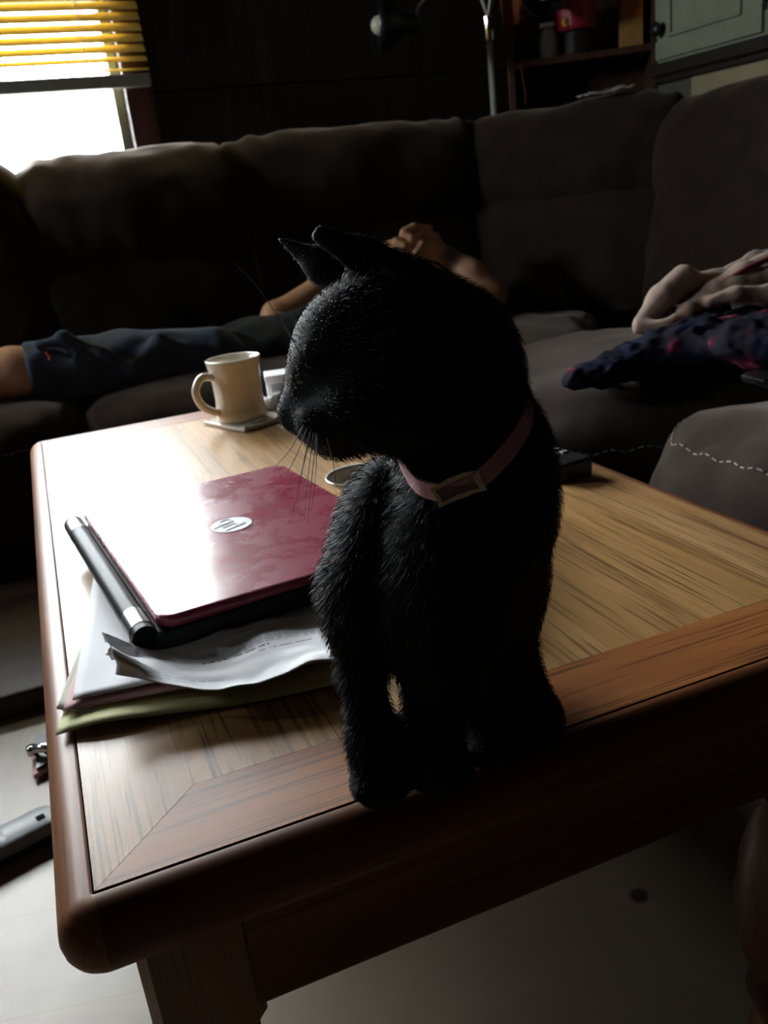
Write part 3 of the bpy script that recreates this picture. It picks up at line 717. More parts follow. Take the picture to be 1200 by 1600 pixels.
# logo disc with the two letters
lc = (Lw / 2, LD * .5)
zl = LZ + .0285 - .003 * .5 + .0002
mb = MB(); n = 40; rr_ = .0205
v = [LP(lc[0] + rr_ * math.cos(2 * math.pi * k / n), lc[1] + rr_ * math.sin(2 * math.pi * k / n), zl) for k in range(n)]
v += [(x_, y_, z_ + .0005) for x_, y_, z_ in v]
logo = mesh_obj('logo_disc', v, [list(range(n)), list(range(n, 2 * n))[::-1]] + [[i, (i + 1) % n, n + (i + 1) % n, n + i][::-1] for i in range(n)], plain('logo_silver', (.78, .78, .80), .4, var=.03), lid)
cu = bpy.data.curves.new('letters', 'FONT'); cu.body = 'hp'; cu.size = .034; cu.shear = .35; cu.extrude = .0002; cu.align_x = 'CENTER'; cu.align_y = 'CENTER'
to = bpy.data.objects.new('tmp_text', cu); COL.objects.link(to)
dg = bpy.context.evaluated_depsgraph_get(); tm = to.evaluated_get(dg).to_mesh()
# the letters read with their feet towards the hinge
TV = []
for p in tm.vertices:
    a, b_, c_ = p.co
    q = hn + U * (lc[0] + a * 1.0) + V * (lc[1] - b_ * -1.0); TV.append((q[0], q[1], zl + .0009 + c_))
TF = [list(p.vertices) for p in tm.polygons]
to.to_mesh_clear() if hasattr(to, 'to_mesh_clear') else None
bpy.data.objects.remove(to)
mesh_obj('letters', TV, TF, plain('logo_grey', (.36, .36, .40), .4, var=.03), lid)

# ================================================================== mug, coaster, box, tissue, dish, remote
mc = WZ(379, 652, .459)
mug = thing('mug', (mc[0], mc[1], .459), 'cream china mug with a round handle standing on a white square coaster', 'mug')
mb = MB(); R0 = .0455
prof = [(.0, .004), (.030, .003), (.034, 0), (.0405, .001), (.0435, .006), (.0415, .016), (.0395, .035), (.040, .06), (.0425, .085), (.0450, .098), (.0455, .1005), (.0440, .1015), (.0420, .0995), (.0395, .088), (.0365, .06), (.036, .02), (.032, .012), (.0, .0105)]
mb.lathe(prof, (mc[0], mc[1], .459), 40, cap=False); mb.build('mug_body', M['white_china'], mug, smooth=True)
hd = -RIGHT.copy() * 1.0 + FWD * -.75; hd[2] = 0; hd /= np.linalg.norm(hd)
c0 = np.array([mc[0], mc[1], .459])
hp_ = spline([c0 + hd * .038 + [0, 0, .076], c0 + hd * .060 + [0, 0, .079], c0 + hd * .074 + [0, 0, .060], c0 + hd * .068 + [0, 0, .036], c0 + hd * .050 + [0, 0, .021], c0 + hd * .038 + [0, 0, .018]], 6)
MB().tube(hp_, .0065, 10).build('handle', M['white_china'], mug, smooth=True)
# coaster: thin square dish with raised edge
cc = (WZ(350, 640, .455) + WZ(440, 655, .455) + WZ(378, 674, .455)) / 3 + np.array([.01, .012, 0])
co = thing('coaster', (cc[0], cc[1], TZ), 'thin white square coaster under the cream mug', 'coaster')
ang = math.radians(22)
def rot2(x, y): return (cc[0] + x * math.cos(ang) - y * math.sin(ang), cc[1] + x * math.sin(ang) + y * math.cos(ang))
h = .060
mb = MB(); mb.prism([rot2(-h, -h), rot2(h, -h), rot2(h, h), rot2(-h, h)], TZ + .0005, TZ + .007); mb.build('tile', M['white_china'], co, bevel=.002)
for s in ((-h + .004, -h + .004), (h - .008, -h + .004), (h - .008, h - .008), (-h + .004, h - .008)):
    MB().prism([rot2(s[0], s[1]), rot2(s[0] + .004, s[1]), rot2(s[0] + .004, s[1] + .004), rot2(s[0], s[1] + .004)], TZ + .007, TZ + .0088).build('corner_nub', M['white_china'], co)
# small box behind the mug
bc = WZ(449, 631, TZ); bb = thing('small_box', (bc[0], bc[1], TZ), 'small white box with a lilac printed side near the far table edge', 'box')
a2 = math.radians(-12); R2 = np.array([[math.cos(a2), -math.sin(a2), 0], [math.sin(a2), math.cos(a2), 0], [0, 0, 1]])
MB().box((-.032, -.028, .0005), (.032, .028, .058), R2, (bc[0], bc[1], TZ)).build('carton', M['white_card'], bb, bevel=.0015)
MB().box((-.024, -.0288, .010), (.026, -.0282, .044), R2, (bc[0], bc[1], TZ)).build('printed_panel', M['lilac_card'], bb)
MB().box((-.0329, -.0285, .046), (.0329, .0285, .0588), R2, (bc[0], bc[1], TZ)).build('box_lid', M['white_card'], bb, bevel=.0015)
# crumpled tissue next to the box
tcn = WZ(428, 643, TZ); pr = []
for k in range(9):
    q = k * 2.4; pr.append(Ell(tcn + np.array([.016 * math.cos(q), .014 * math.sin(q), .011 + .006 * (k % 3)]), (.013, .010, .010), k=.004))
v, f = sdf_mesh(pr, .0022, floor=TZ + .0004, it=1)
v = np.array([p + np.array([0, 0, 1]) * 0.0025 * noise.noise(Vector(p) * 160) for p in v]); v[:, 2] = np.maximum(v[:, 2], TZ + .0004)
tag(mesh_obj('crumpled_tissue', v, f, M['tissue'], None, smooth=False, origin=(tcn[0], tcn[1], TZ)), 'crumpled white tissue lying between the mug and the small box', 'tissue')
# shallow dish behind the cat's chest
dc = WZ(567, 762, TZ); dsh = thing('dish', (dc[0], dc[1], TZ), 'shallow cream dish with a white rim half hidden behind the cat', 'dish')
MB().lathe([(0, .0005), (.026, .0005), (.03, .003), (.042, .014), (.0435, .0165), (.0425, .0172), (.040, .0155), (.029, .006), (0, .005)], (dc[0], dc[1], TZ), 40, cap=False).build('bowl', plain('cream_glaze', (.72, .64, .52), .4, coat=.3), dsh, smooth=True)
MB().lathe([(.0425, .0160), (.0446, .0172), (.0440, .0188), (.0420, .0178)], (dc[0], dc[1], TZ), 40, cap=False).build('rim', M['white_china'], dsh, smooth=True)
# remote control by the right table edge
rc = WZ(903, 750, TZ); ra = math.radians(8)
rem = thing('remote_control', (rc[0], rc[1] + .06, TZ), 'black remote control with grey keys near the right table edge', 'remote')
R3 = np.array([[math.cos(ra), -math.sin(ra), 0], [math.sin(ra), math.cos(ra), 0], [0, 0, 1]])
MB().box((-.026, 0, .0005), (.024, .15, .023), R3, (rc[0], rc[1], TZ)).build('case', M['black_plastic'], rem, bevel=.004, bseg=3)
for j in range(7):
    for i in range(3):
        if j < 1: continue
        MB().box((-.019 + i * .0135, .018 + j * .016, .0228), (-.019 + i * .0135 + .0095, .018 + j * .016 + .0075, .0248), R3, (rc[0], rc[1], TZ)).build('key', M['key'], rem, bevel=.001)
# grey handset on the floor
ha = np.array(WZ(92, 1262, .03)); hb = np.array(WZ(5, 1306, .03)); dv = (hb - ha); dv[2] = 0; dv /= np.linalg.norm(dv); pv = np.array([-dv[1], dv[0], 0]); HC = (ha + dv * .085); HC[2] = 0
hs = thing('handset', HC, 'grey cordless handset lying face down on the floor left of the table', 'handset')
R4 = np.stack([dv, pv, [0, 0, 1]], 1)
def hpoly(z, s, x0=-.085, x1=.085, hw=.026):
    out = []
    for (cx, cy, a0) in ((x1 - .02, hw - .018, 0), (x0 + .02, hw - .018, 90), (x0 + .02, -hw + .018, 180), (x1 - .02, -hw + .018, 270)):
        for k in range(6):
            q = math.radians(a0 + 18 * k); out.append(HC + R4 @ np.array([(cx + .02 * math.cos(q)) * s, (cy + .018 * math.sin(q)) * s, z]))
    return out
def stack(rows):
    n = len(rows[0]); v = [p for r in rows for p in r]
    f = [[i * n + k, i * n + (k + 1) % n, (i + 1) * n + (k + 1) % n, (i + 1) * n + k] for i in range(len(rows) - 1) for k in range(n)] + [list(range(n))[::-1], list(range((len(rows) - 1) * n, len(rows) * n))]
    return v, f
v, f = stack([hpoly(.0005, .9), hpoly(.006, .98), hpoly(.014, 1.0)]); mesh_obj('front_shell', v, f, M['black_plastic'], hs, smooth='auto')
v, f = stack([hpoly(.014, 1.0), hpoly(.024, .985), hpoly(.030, .93), hpoly(.032, .84)]); mesh_obj('back_shell', v, f, M['grey_plastic'], hs, smooth='auto')
v, f = stack([hpoly(.0145, 1.004, -.04, .088), hpoly(.0245, .99, -.04, .088), hpoly(.0306, .935, -.04, .088), hpoly(.0326, .84, -.04, .088)])
v = [p + dv * .026 for p in v]; mesh_obj('battery_cover', v, f, M['grey_plastic2'], hs, smooth='auto')
for (a, b_) in ((-.058, .004), (.050, -.004)):
    MB().box((a - .0055, b_ - .005, .0315), (a + .0055, b_ + .005, .0333), R4, HC).build('contact_window', M['matte_black'], hs)
# pink folder with a chrome clip, leaning by the table leg
kc = np.array(WZ(78, 1195, .0)); kc[2] = 0
kf = thing('clip_folder', kc, 'pink folder with a chrome clip on the floor beside the table', 'folder')
fa, fb, fc = WZ(52, 1212, .012), WZ(130, 1165, .012), WZ(122, 1122, .012)
p0, p1, p2 = map(np.array, (fa, fb, fc)); p3 = p0 + (p2 - p1)
up_ = np.array([0, 0, .008])
MB().add([p0, p1, p2, p3, p0 - up_, p1 - up_, p2 - up_, p3 - up_], [[0, 1, 2, 3], [7, 6, 5, 4], [0, 4, 5, 1], [1, 5, 6, 2], [2, 6, 7, 3], [3, 7, 4, 0]]).build('cover', M['pink_paper'], kf, bevel=.001)
MB().add([p * 1.0 + np.array([.006, .008, .0015]) for p in (p0, p1, p2, p3)] + [p * 1.0 + np.array([.006, .008, .006]) for p in (p0, p1, p2, p3)], [[3, 2, 1, 0], [4, 5, 6, 7], [0, 1, 5, 4], [1, 2, 6, 5], [2, 3, 7, 6], [3, 0, 4, 7]]).build('dark_sleeve', M['black_plastic'], kf)
k0 = np.array(WZ(50, 1172, .026)); k1 = np.array(WZ(94, 1174, .028))
MB().tube(spline([k0, (k0 + k1) / 2 + [0, 0, .006], k1], 5), [.006, .007, .007, .0075, .008, .008, .008, .008, .008, .008, .008], 10).build('clip_bar', M['chrome'], kf, smooth=True)
MB().lathe([(0, -.008), (.008, -.007), (.009, 0), (.008, .007), (0, .008)], k0, 14).build('clip_knob', M['chrome'], kf, smooth=True)
MB().tube([k0 * .5 + k1 * .5, (k0 * .5 + k1 * .5) * [1, 1, 0] + [.010, -.01, .016]], .005, 8).build('clip_spring', M['black_plastic'], kf)

# ================================================================== sectional sofa
sofa = thing('sectional_sofa', (0.6, 2.5, 0), 'dark brown microfibre sectional sofa curving round behind the coffee table', 'sofa')
SU = M['suede']; deg = math.radians
def seat(c, half, yaw=0, seed=0, seam=True, e=5.5, side=True, sz=.55, wr=.012):
    def fn(loc, q):
        # pull tucks near the front edge
        if q.y < -.3 and q.z > -.2: loc = loc + Vector((0, 0, -.006)) * (math.sin(loc.x * 60 + seed) ** 2) * min(1, (-q.y - .3) * 2)
        return loc
    o, ev = puff('seat_cushion', c, half, SU, sofa, e=e, yaw=yaw, bulge=.10, wr=wr, wsc=7, seed=seed, fn=fn, cuts=22)
    if seam:
        path = [Vector(ev((t, -1, sz))) + (Vector(ev((t, -1, sz))) - Vector(c)).normalized() * .0012 for t in np.linspace(-.93, .93, 60)]
        if side:
            path = [Vector(ev((-1, t, sz))) + (Vector(ev((-1, t, sz))) - Vector(c)).normalized() * .0012 for t in np.linspace(.6, -.95, 40)] + path
        stitches('seam_stitching', path, M['thread'], o)
    return o
def back(c, half, yaw=0, pitch=deg(-10), seed=0, nm='back_cushion', e=4.5, wr=.014, ex=9):
    def fn(loc, q):
        k = max(0, abs(q.x) - .55) / .45                       # gathered ends
        return loc + Vector((0, 0, .008 * k * math.sin(loc.z * 40 + seed * 2) + .010 * k * math.sin(loc.x * 75)))
    return puff(nm, c, half, SU, sofa, e=e, yaw=yaw, pitch=pitch, bulge=.10, wr=wr, wsc=6, seed=seed, fn=fn, cuts=22, ex=ex)[0]
ST = .405                                                       # seat height where the person lies
# left run along the window wall
seat((-.93, 2.44, .25), (.315, .32, .155), deg(0), 1); seat((-.275, 2.44, .25), (.318, .335, .158), deg(-1), 2); seat((.42, 2.40, .245), (.352, .36, .155), deg(-7), 3)
seat((1.10, 2.22, .25), (.34, .40, .15), deg(-38), 4)
back((-.93, 2.745, .56), (.31, .13, .20), 0, deg(-8), 1, 'lower_back_cushion'); back((-.27, 2.745, .56), (.315, .13, .20), 0, deg(-8), 2, 'lower_back_cushion'); back((.33, 2.745, .56), (.29, .13, .20), 0, deg(-8), 3, 'lower_back_cushion')
back((-.93, 2.77, .805), (.31, .155, .155), 0, deg(-34), 4, e=2.7); back((-.285, 2.77, .80), (.315, .155, .157), 0, deg(-34), 5, e=2.7); back((.325, 2.77, .805), (.29, .155, .157), deg(-1), deg(-34), 6, e=2.7)
back((1.02, 2.76, .56), (.38, .13, .20), deg(-2), deg(-8), 7, 'lower_back_cushion'); back((1.015, 2.79, .815), (.395, .155, .157), deg(-2), deg(-30), 8, e=2.7)
# corner wedge
back((1.60, 2.52, .56), (.36, .13, .20), deg(-52), deg(-8), 9, 'lower_back_cushion'); back((1.63, 2.55, .805), (.37, .15, .155), deg(-52), deg(-22), 10, e=3)
# right run, facing the table
back((1.72, 1.72, .56), (.36, .14, .20), deg(-86), deg(-8), 11, 'lower_back_cushion'); back((1.76, 1.72, .765), (.37, .15, .16), deg(-86), deg(-18), 12, e=3)
back((1.70, .98, .56), (.36, .14, .20), deg(-90), deg(-8), 13, 'lower_back_cushion'); back((1.74, .98, .775), (.36, .15, .16), deg(-90), deg(-18), 14, e=3)
seat((1.10, 1.475, .262), (.36, .37, .172), deg(-14), 15, e=3.6); seat((1.10, .745, .265), (.315, .345, .175), deg(-90), 16, e=5.5, sz=.93, wr=.02)
seat((1.10, .08, .265), (.31, .335, .165), deg(-90), 17, e=4.2)
# frame boxes under the cushions
def basebox(a, b, yaw=0, c=None):
    mb = MB(); R = np.array(Matrix.Rotation(yaw, 3, 'Z'))
    mb.box(a, b, R, c if c is not None else (0, 0, 0)); return mb.build('base_frame', M['suede_dark'], sofa, bevel=.02)
basebox((-.98, -.28, .03), (.98, .44, .16), 0, (-.27, 2.44, 0)); basebox((-.33, -.30, .03), (.37, .46, .16), deg(-5), (.72, 2.40, 0))
basebox((-.36, -.34, .03), (.36, .5, .16), deg(-45), (1.3, 2.12, 0))
basebox((-.68, -.27, .03), (.68, .72, .16), deg(-90), (1.10, .42, 0)); basebox((-.30, -.25, .03), (.36, .40, .16), deg(-14), (1.12, 1.48, 0))
basebox((-1.28, .36, .16), (1.70, .47, .86), 0, (0, 2.44, 0))
basebox((-1.0, .70, .16), (.72, .80, .86), deg(-90), (1.10, 1.2, 0))
# arm at the left end
puff('arm_rest', (-1.36, 2.45, .33), (.12, .42, .27), SU, sofa, e=4, bulge=.05, wr=.008, seed=30)

# ================================================================== person lying on the sofa
person = thing('person', PERSON_O, 'person lying on the sofa in navy shorts, one arm folded over the head', 'person')
PY = 2.44
def V3(*a): return np.array(a, float)
hipL, hipR = V3(.40, 2.34, .430), V3(.42, 2.50, .405)
kneeL, kneeR = V3(-.085, 2.33, .478), V3(-.06, 2.47, .452)
ankL, ankR = V3(-.52, 2.33, .450), V3(-.50, 2.50, .450)
body = []
body += [Ell((.45, PY, .405), (.13, .15, .070), k=.05), Ell((.62, PY, .415), (.16, .14, .078), k=.06), Ell((.82, PY, .435), (.17, .17, .085), k=.06)]
for h_, k_, a_, fo in ((hipL, kneeL, ankL, -1), (hipR, kneeR, ankR, 1)):
    body += chain([h_, (h_ + k_) / 2 + V3(0, 0, .004), k_], [.064, .060, .052], .03)
    body += chain([k_, k_ * .6 + a_ * .4 + V3(0, 0, -.006), a_], [.056, .053, .037], .03)
    body += chain([a_, a_ + V3(-.05, .0, .01), a_ + V3(-.075, .02 * fo, .12)], [.037, .036, .026], .03)
    for t in range(5): body.append(Cap(a_ + V3(-.078, .02 * fo + (t - 2) * .016, .115), a_ + V3(-.082, .02 * fo + (t - 2) * .018, .150 - abs(t - 1.5) * .006), .0105, .009, .006))
# neck, head with brow, nose, chin, ears
HC_ = V3(1.095, 2.475, .49)
body += chain([V3(.95, PY, .47), V3(1.03, 2.46, .48)], [.062, .055], .03)
body += [Ell(HC_, (.098, .075, .080), k=.03), Ell(HC_ + V3(-.055, -.004, .028), (.052, .052, .05), k=.03),
         Cap(HC_ + V3(-.005, -.002, .078), HC_ + V3(-.030, -.002, .098), .010, .014, .012), Ell(HC_ + V3(-.092, -.002, .058), (.022, .026, .02), k=.02),
         Ell(HC_ + V3(-.058, -.002, .080), (.008, .022, .008), k=.008), Ell(HC_ + V3(.018, -.002, .074), (.014, .05, .010), k=.015),
         Ell(HC_ + V3(-.01, -.076, .0), (.028, .010, .018), k=.008), Ell(HC_ + V3(-.01, .076, .0), (.028, .010, .018), k=.008)]
# near arm: elbow out beyond the head, forearm folded back over the head
shN = V3(.95, 2.31, .475); elN = WY(770, 462, 2.34); wrN = WY(703, 402, 2.40); haN = WY(676, 388, 2.40)
body += chain([V3(.88, 2.36, .475), shN, (shN + elN) / 2, elN], [.07, .058, .046, .040], .03)
body += chain([elN, elN * .45 + wrN * .55 + V3(0, -.004, .008), wrN], [.038, .037, .026], .02)
ax_ = haN - wrN; ax_ /= np.linalg.norm(ax_); sd = np.cross(ax_, FWD); sd /= np.linalg.norm(sd); nr = np.cross(sd, ax_)
body += [Cap(wrN, haN, .025, .028, .012), Ell(haN, (.036, .032, .022), np.stack([ax_, sd, nr], 1), .012)]
def finger(root, d1, d2, d3, L, r):
    p = [root]; 
    for d, l in ((d1, L * .45), (d2, L * .32), (d3, L * .25)):
        d = d / np.linalg.norm(d); p.append(p[-1] + d * l)
    return chain(p, [r, r * .97, r * .9, r * .8], .004)
toc = -FWD                                                         # towards the viewer
def HP(px, py, o=0): return WY(px, py, 2.41) + toc * o
# far arm: forearm rises from the belly, its fist lies on top of the head under the near hand
elF = WY(428, 490, 2.46); wrF = WY(590, 394, 2.47); shF = V3(.90, 2.58, .46)
body += chain([shF, (shF + elF) / 2 + V3(0, .04, -.01), elF], [.052, .042, .034], .03)
body += chain([elF, elF * .5 + wrF * .5 + V3(0, 0, .004), wrF], [.028, .029, .023], .02)
fC = WY(640, 384, 2.45)
body += [Cap(wrF, fC, .024, .032, .012), Ell(fC, (.045, .034, .034), k=.01)]
for i, (px, py) in enumerate(((630, 368), (618, 380), (614, 395), (618, 409))):      # knuckles and curled fingers of the fist
    k0 = HP(px + 16, py - 4, .0); k1 = HP(px, py, .018); k2 = HP(px + 12, py + 9, .034); k3 = HP(px + 26, py + 8, .030)
    body += chain([k0, k1, k2, k3], [.0115, .0115, .0105, .0095], .003)
# near hand folded round the fist, thumb arched along its front
for i, (px, py) in enumerate(((676, 366), (688, 376), (694, 390), (692, 404))):
    k0 = haN + (HP(px, py) - HP(684, 386)) * .6; k1 = HP(px - 6, py - 8 + i * 2, .006); k2 = HP(px - 30, py - 9 + i * 2, .020); k3 = HP(px - 46, py - 2 + i * 2, .022)
    body += chain([k0, k1, k2, k3], [.0120, .0115, .0105, .009], .003)
body += chain([haN + toc * .012, HP(672, 384, .03), HP(658, 388, .04), HP(648, 402, .042)], [.013, .012, .011, .010], .004)
v, f = sdf_mesh(body, .0048, it=2)
mesh_obj('body', v, f, M['skin'], person, smooth=True)
# shorts: looser shells with folds
sh = [Ell((.45, PY, .405), (.145, .165, .082), k=.05)]
for h_, k_ in ((hipL, kneeL), (hipR, kneeR)):
    e_ = k_ + (h_ - k_) * .10
    sh += chain([h_, (h_ + e_) / 2 + V3(0, 0, .004), e_], [.078, .074, .070], .03)
def fold(a, b, r, k=.02, c=None): return Cap(WY(*a), WY(*b), r, r, k)
sh += [fold((95, 524, 2.265), (120, 556, 2.255), .010), fold((105, 528, 2.265), (160, 552, 2.255), .012), fold((160, 552, 2.255), (205, 575, 2.255), .013), fold((210, 574, 2.255), (248, 532, 2.265), .014), fold((248, 530, 2.265), (290, 548, 2.265), .015), fold((60, 540, 2.265), (95, 534, 2.265), .012)]
def hem(X, Y, Z): return (-.045 + .02 * np.sin(Y * 40)) - X
v, f = sdf_mesh(sh, .0055, it=2, cut=lambda X, Y, Z: np.maximum((-.052) - X, X - .56))
v = np.array([p + V3(0, -1, 1) * .004 * noise.noise(Vector((p[0] * 16, p[1] * 22, p[2] * 22))) for p in v])
sho = mesh_obj('shorts', v, f, M['denim'], person, smooth=True)
mk = [WY(71, 549, 2.252), WY(78, 557, 2.25), WY(77, 563, 2.25)]
MB().tube(mk, .0035, 6).build('orange_logo_mark', M['orange_mark'], sho)
st = [Ell((.62, PY, .415), (.17, .155, .090), k=.06), Ell((.82, PY, .437), (.165, .183, .097), k=.06), Ell((.5, PY, .408), (.10, .16, .080), k=.06)]
st += chain([V3(.88, 2.36, .475), shN, shN * .55 + elN * .45], [.082, .071, .060], .03) + chain([V3(.88, 2.54, .475), shF, shF * .6 + (shF + elF) * .2 + V3(0, .02, 0)], [.08, .068, .058], .03)
v, f = sdf_mesh(st, .006, it=2, cut=lambda X, Y, Z: X - 1.02)
v = np.array([p + V3(0, -1, 1) * .004 * noise.noise(Vector(p) * 18) for p in v])
mesh_obj('shirt', v, f, M['shirt'], person, smooth=True)
# hair cap and eyes
hr = [Ell(HC_ + V3(.022, 0, .004), (.092, .081, .085), k=.02)]
v, f = sdf_mesh(hr, .005, it=1, cut=lambda X, Y, Z: np.maximum((HC_[0] - .012) - X + (Z - HC_[2]) * .9, (HC_[2] - .075) - Z))
v = np.array([p + (p - HC_) * .05 * noise.noise(Vector(p) * 60) for p in v]); mesh_obj('hair', v, f, M['hair'], person, smooth=True)
for s in (-1, 1):
    MB().lathe([(0, -.011), (.008, -.008), (.011, 0), (.008, .008), (0, .011)], HC_ + V3(-.006, s * .030, .066), 12).build('eye', M['eye_white'], person, smooth=True)

# ================================================================== blankets on the right seats
def D2(px, py, D): return WD(px, py, D)
fl = []
fl += chain([D2(1003, 505, 1.60), D2(1035, 470, 1.61), D2(1068, 440, 1.63)], [.016, .028, .030], .012)
fl += chain([D2(1068, 440, 1.63), D2(1082, 428, 1.64)], [.018, .012], .01)
fl += chain([D2(1000, 512, 1.585), D2(1045, 512, 1.57), D2(1075, 490, 1.58), D2(1120, 455, 1.60), D2(1160, 432, 1.62), D2(1205, 415, 1.64), D2(1260, 405, 1.66)], [.014, .014, .018, .020, .024, .026, .03], .014)
fl += chain([D2(1075, 500, 1.59), D2(1110, 480, 1.585), D2(1150, 450, 1.59), D2(1210, 435, 1.60), D2(1260, 430, 1.62)], [.012, .016, .02, .022, .025], .012)
fl += chain([D2(1110, 470, 1.56), D2(1150, 460, 1.55), D2(1205, 460, 1.55), D2(1260, 465, 1.56)], [.010, .014, .018, .022], .012)
fl += chain([D2(1150, 478, 1.56), D2(1185, 490, 1.55), D2(1215, 500, 1.55)], [.010, .012, .014], .010)
fl += chain([D2(1075, 440, 1.66), D2(1120, 440, 1.66), D2(1180, 410, 1.68), D2(1260, 395, 1.70)], [.02, .02, .02, .02], .012)
v, f = sdf_mesh(fl, .0045, it=2)
v = np.array([p + V3(0, 0, 1) * .003 * noise.noise(Vector(p) * 45) for p in v])
bo = D2(1140, 480, 1.6)
bl = mesh_obj('fleece_blanket', v, f, M['fleece'], None, smooth=True, origin=bo); tag(bl, 'rumpled pale pink fleece blanket heaped on the dark floral cloth', 'blanket')
MB().tube([D2(1118, 448, 1.60) + toc * .016, D2(1160, 424, 1.60) + toc * .016, D2(1205, 404, 1.62) + toc * .016, D2(1260, 396, 1.65)], .005, 8).build('red_binding', plain('red_binding', (.20, .035, .03), .8), bl, smooth=True)
fr_ = []
def pt(px, py, z): return WZ(px, py, z)
for (px, py, z, r) in [(915, 592, .452, .030), (950, 580, .458, .034), (985, 566, .462, .038), (1015, 552, .47, .042), (1055, 545, .475, .05), (1100, 535, .485, .055), (1150, 530, .49, .06), (1200, 530, .50, .065), (1250, 530, .5, .07)]:
    fr_.append(Ell(pt(px, py, z), (r * 1.5, r * 1.15, r * .62), k=.025))
for (px, py, D, r) in [(1080, 505, 1.60, .045), (1130, 500, 1.62, .05), (1180, 505, 1.62, .05), (1230, 500, 1.62, .06), (1110, 520, 1.55, .03), (1165, 500, 1.545, .03), (1040, 530, 1.60, .03)]:
    fr_.append(Ell(D2(px, py, D), (r * 1.3, r, r * .9), k=.02))
v, f = sdf_mesh(fr_, .006, it=2)
v = np.array([p + V3(-.4, -.4, 1) * (.010 * noise.noise(Vector(p) * 26) + .007 * noise.noise(Vector(p) * 62)) for p in v])
tag(mesh_obj('floral_cloth', v, f, M['floral'], None, smooth=True, origin=pt(1050, 560, .45)), 'dark floral cloth with pink flowers bunched on the corner seat', 'cloth')
# glossy black case at the picture's right edge
gc = WZ(1198, 600, .448); cs = thing('glossy_case', gc, 'glossy black case lying on the seat at the right edge', 'case')
v, f = sdf_mesh([Ell(gc + V3(.02, -.01, .008), (.060, .032, .018), np.array(Matrix.Rotation(deg(-50), 3, 'Z')), k=.01)], .004, it=1)
mesh_obj('shell', v, f, plain('piano_black', (.01, .01, .011), .08, coat=1, coat_r=.03), cs, smooth=True)
MB().tube([gc + V3(-.02, .03, .012), gc + V3(-.028, .012, .014), gc + V3(-.020, -.015, .010)], .002, 6).build('clasp', M['chrome'], cs)

# ================================================================== floor lamp in the corner behind the sofa
lb = WY(772, 183, 2.98); lt = WY(764, 42, 2.98); LXp, LYp = (lb[0] + lt[0]) / 2, 2.98
lamp = thing('floor_lamp', (LXp, LYp, 0), 'silver floor lamp with branching arms and black bell shades in the corner', 'lamp')
zc = lt[2]
MB().lathe([(0, 0), (.13, .0), (.13, .012), (.12, .02), (.02, .028), (.011, .03), (0, .03)], (LXp, LYp, 0), 28).build('base', M['shade'], lamp, smooth=False)
MB().tube([(LXp, LYp, .028), (LXp, LYp, zc - .03)], .0105, 12).build('pole', M['steel'], lamp, smooth=True)
MB().lathe([(.0, -.045), (.015, -.045), (.017, -.042), (.017, .02), (.020, .022), (.020, .03), (.012, .036), (0, .036)], (LXp, LYp, zc), 16).build('collar', M['chrome'], lamp, smooth=False)
def head(tip, dirv, path):
    arm = MB().tube(spline(path, 8), .0045, 8).build('arm', M['steel'], lamp, smooth=True)
    d = np.array(dirv, float); d /= np.linalg.norm(d)
    z = Vector(d); Mx = z.to_track_quat('Z', 'Y').to_matrix()
    s = MB().lathe([(.0, -.055), (.020, -.055), (.026, -.045), (.030, -.01), (.052, .02), (.072, .05), (.078, .075), (.076, .075), (.070, .051), (.050, .022), (.02, 0), (0, -.002)], tip, 24, Mx, cap=False).build('lamp_shade', M['shade'], lamp, smooth=True)
    MB().lathe([(0, .004), (.014, .006), (.016, .025), (.027, .052), (.030, .068), (.025, .086), (.013, .096), (0, .099)], tip, 20, Mx, cap=False).build('bulb', M['bulb'], s, smooth=True)
top = V3(LXp, LYp, zc + .03)
h1 = WY(628, 38, 2.86); head(h1, V3(-.92, .30, .06), [top, top + V3(-.05, 0, .10), WY(700, -25, 2.93), WY(655, 8, 2.88), h1 - V3(-.92, .30, .06) * .052])
h2 = WY(851, -6, 2.84); d2_ = (CAMP - h2) * 1.0 + V3(0, 0, .8); d2_ /= np.linalg.norm(d2_); head(h2, d2_, [top, top + V3(.02, -.02, .10), WY(805, -70, 2.9), WY(845, -50, 2.90), h2 - d2_ * .052])
for dx, dy, dz, dd in ((-.10, .02, .30, (-.6, -.3, .7)), (.12, .0, .28, (.5, -.4, .7)), (.02, -.12, .33, (.1, -.6, .8))):
    tp = top + V3(dx, dy, dz); d = V3(*dd) / np.linalg.norm(dd); head(tp, d, [top, top + V3(dx * .4, dy * .4, dz * .45), tp - d * .16, tp - d * .052])

# ================================================================== corner shelf with its things
sA, sB = WY(795, 97, 2.93), WX(1016, 30, 2.14)
shz = 1.155
sA = V3(1.70, 2.96, shz); sB = V3(2.12, 2.72, shz)
dA = (sB - sA); dA[2] = 0; SL = np.linalg.norm(dA); dA /= SL; dN = V3(dA[1], -dA[0], 0)                 # dN towards the room
shelf = thing('corner_shelf', (*((sA + sB) / 2)[:2], 0), 'dark wooden shelf unit in the corner with odds and ends on it', 'shelf')
Rs = np.stack([dA, -dN, [0, 0, 1]], 1); sO = V3(sA[0], sA[1], 0)
for z in (.35, .75, shz, 1.60, 1.95): MB().box((0, 0, z - .022), (SL, .22, z), Rs, sO).build('shelf_board', M['shelf_wood'], shelf, bevel=.002)
for a in (0, SL): MB().box((a - .012, 0, 0), (a + .012, .22, 2.0), Rs, sO).build('side_panel', M['shelf_wood'], shelf, bevel=.002)
MB().box((0, .215, 0), (SL, .225, 2.0), Rs, sO).build('back_panel', M['shelf_wood'], shelf)
def on_shelf(u, v, z=shz): return sO + Rs @ V3(u, v, z)
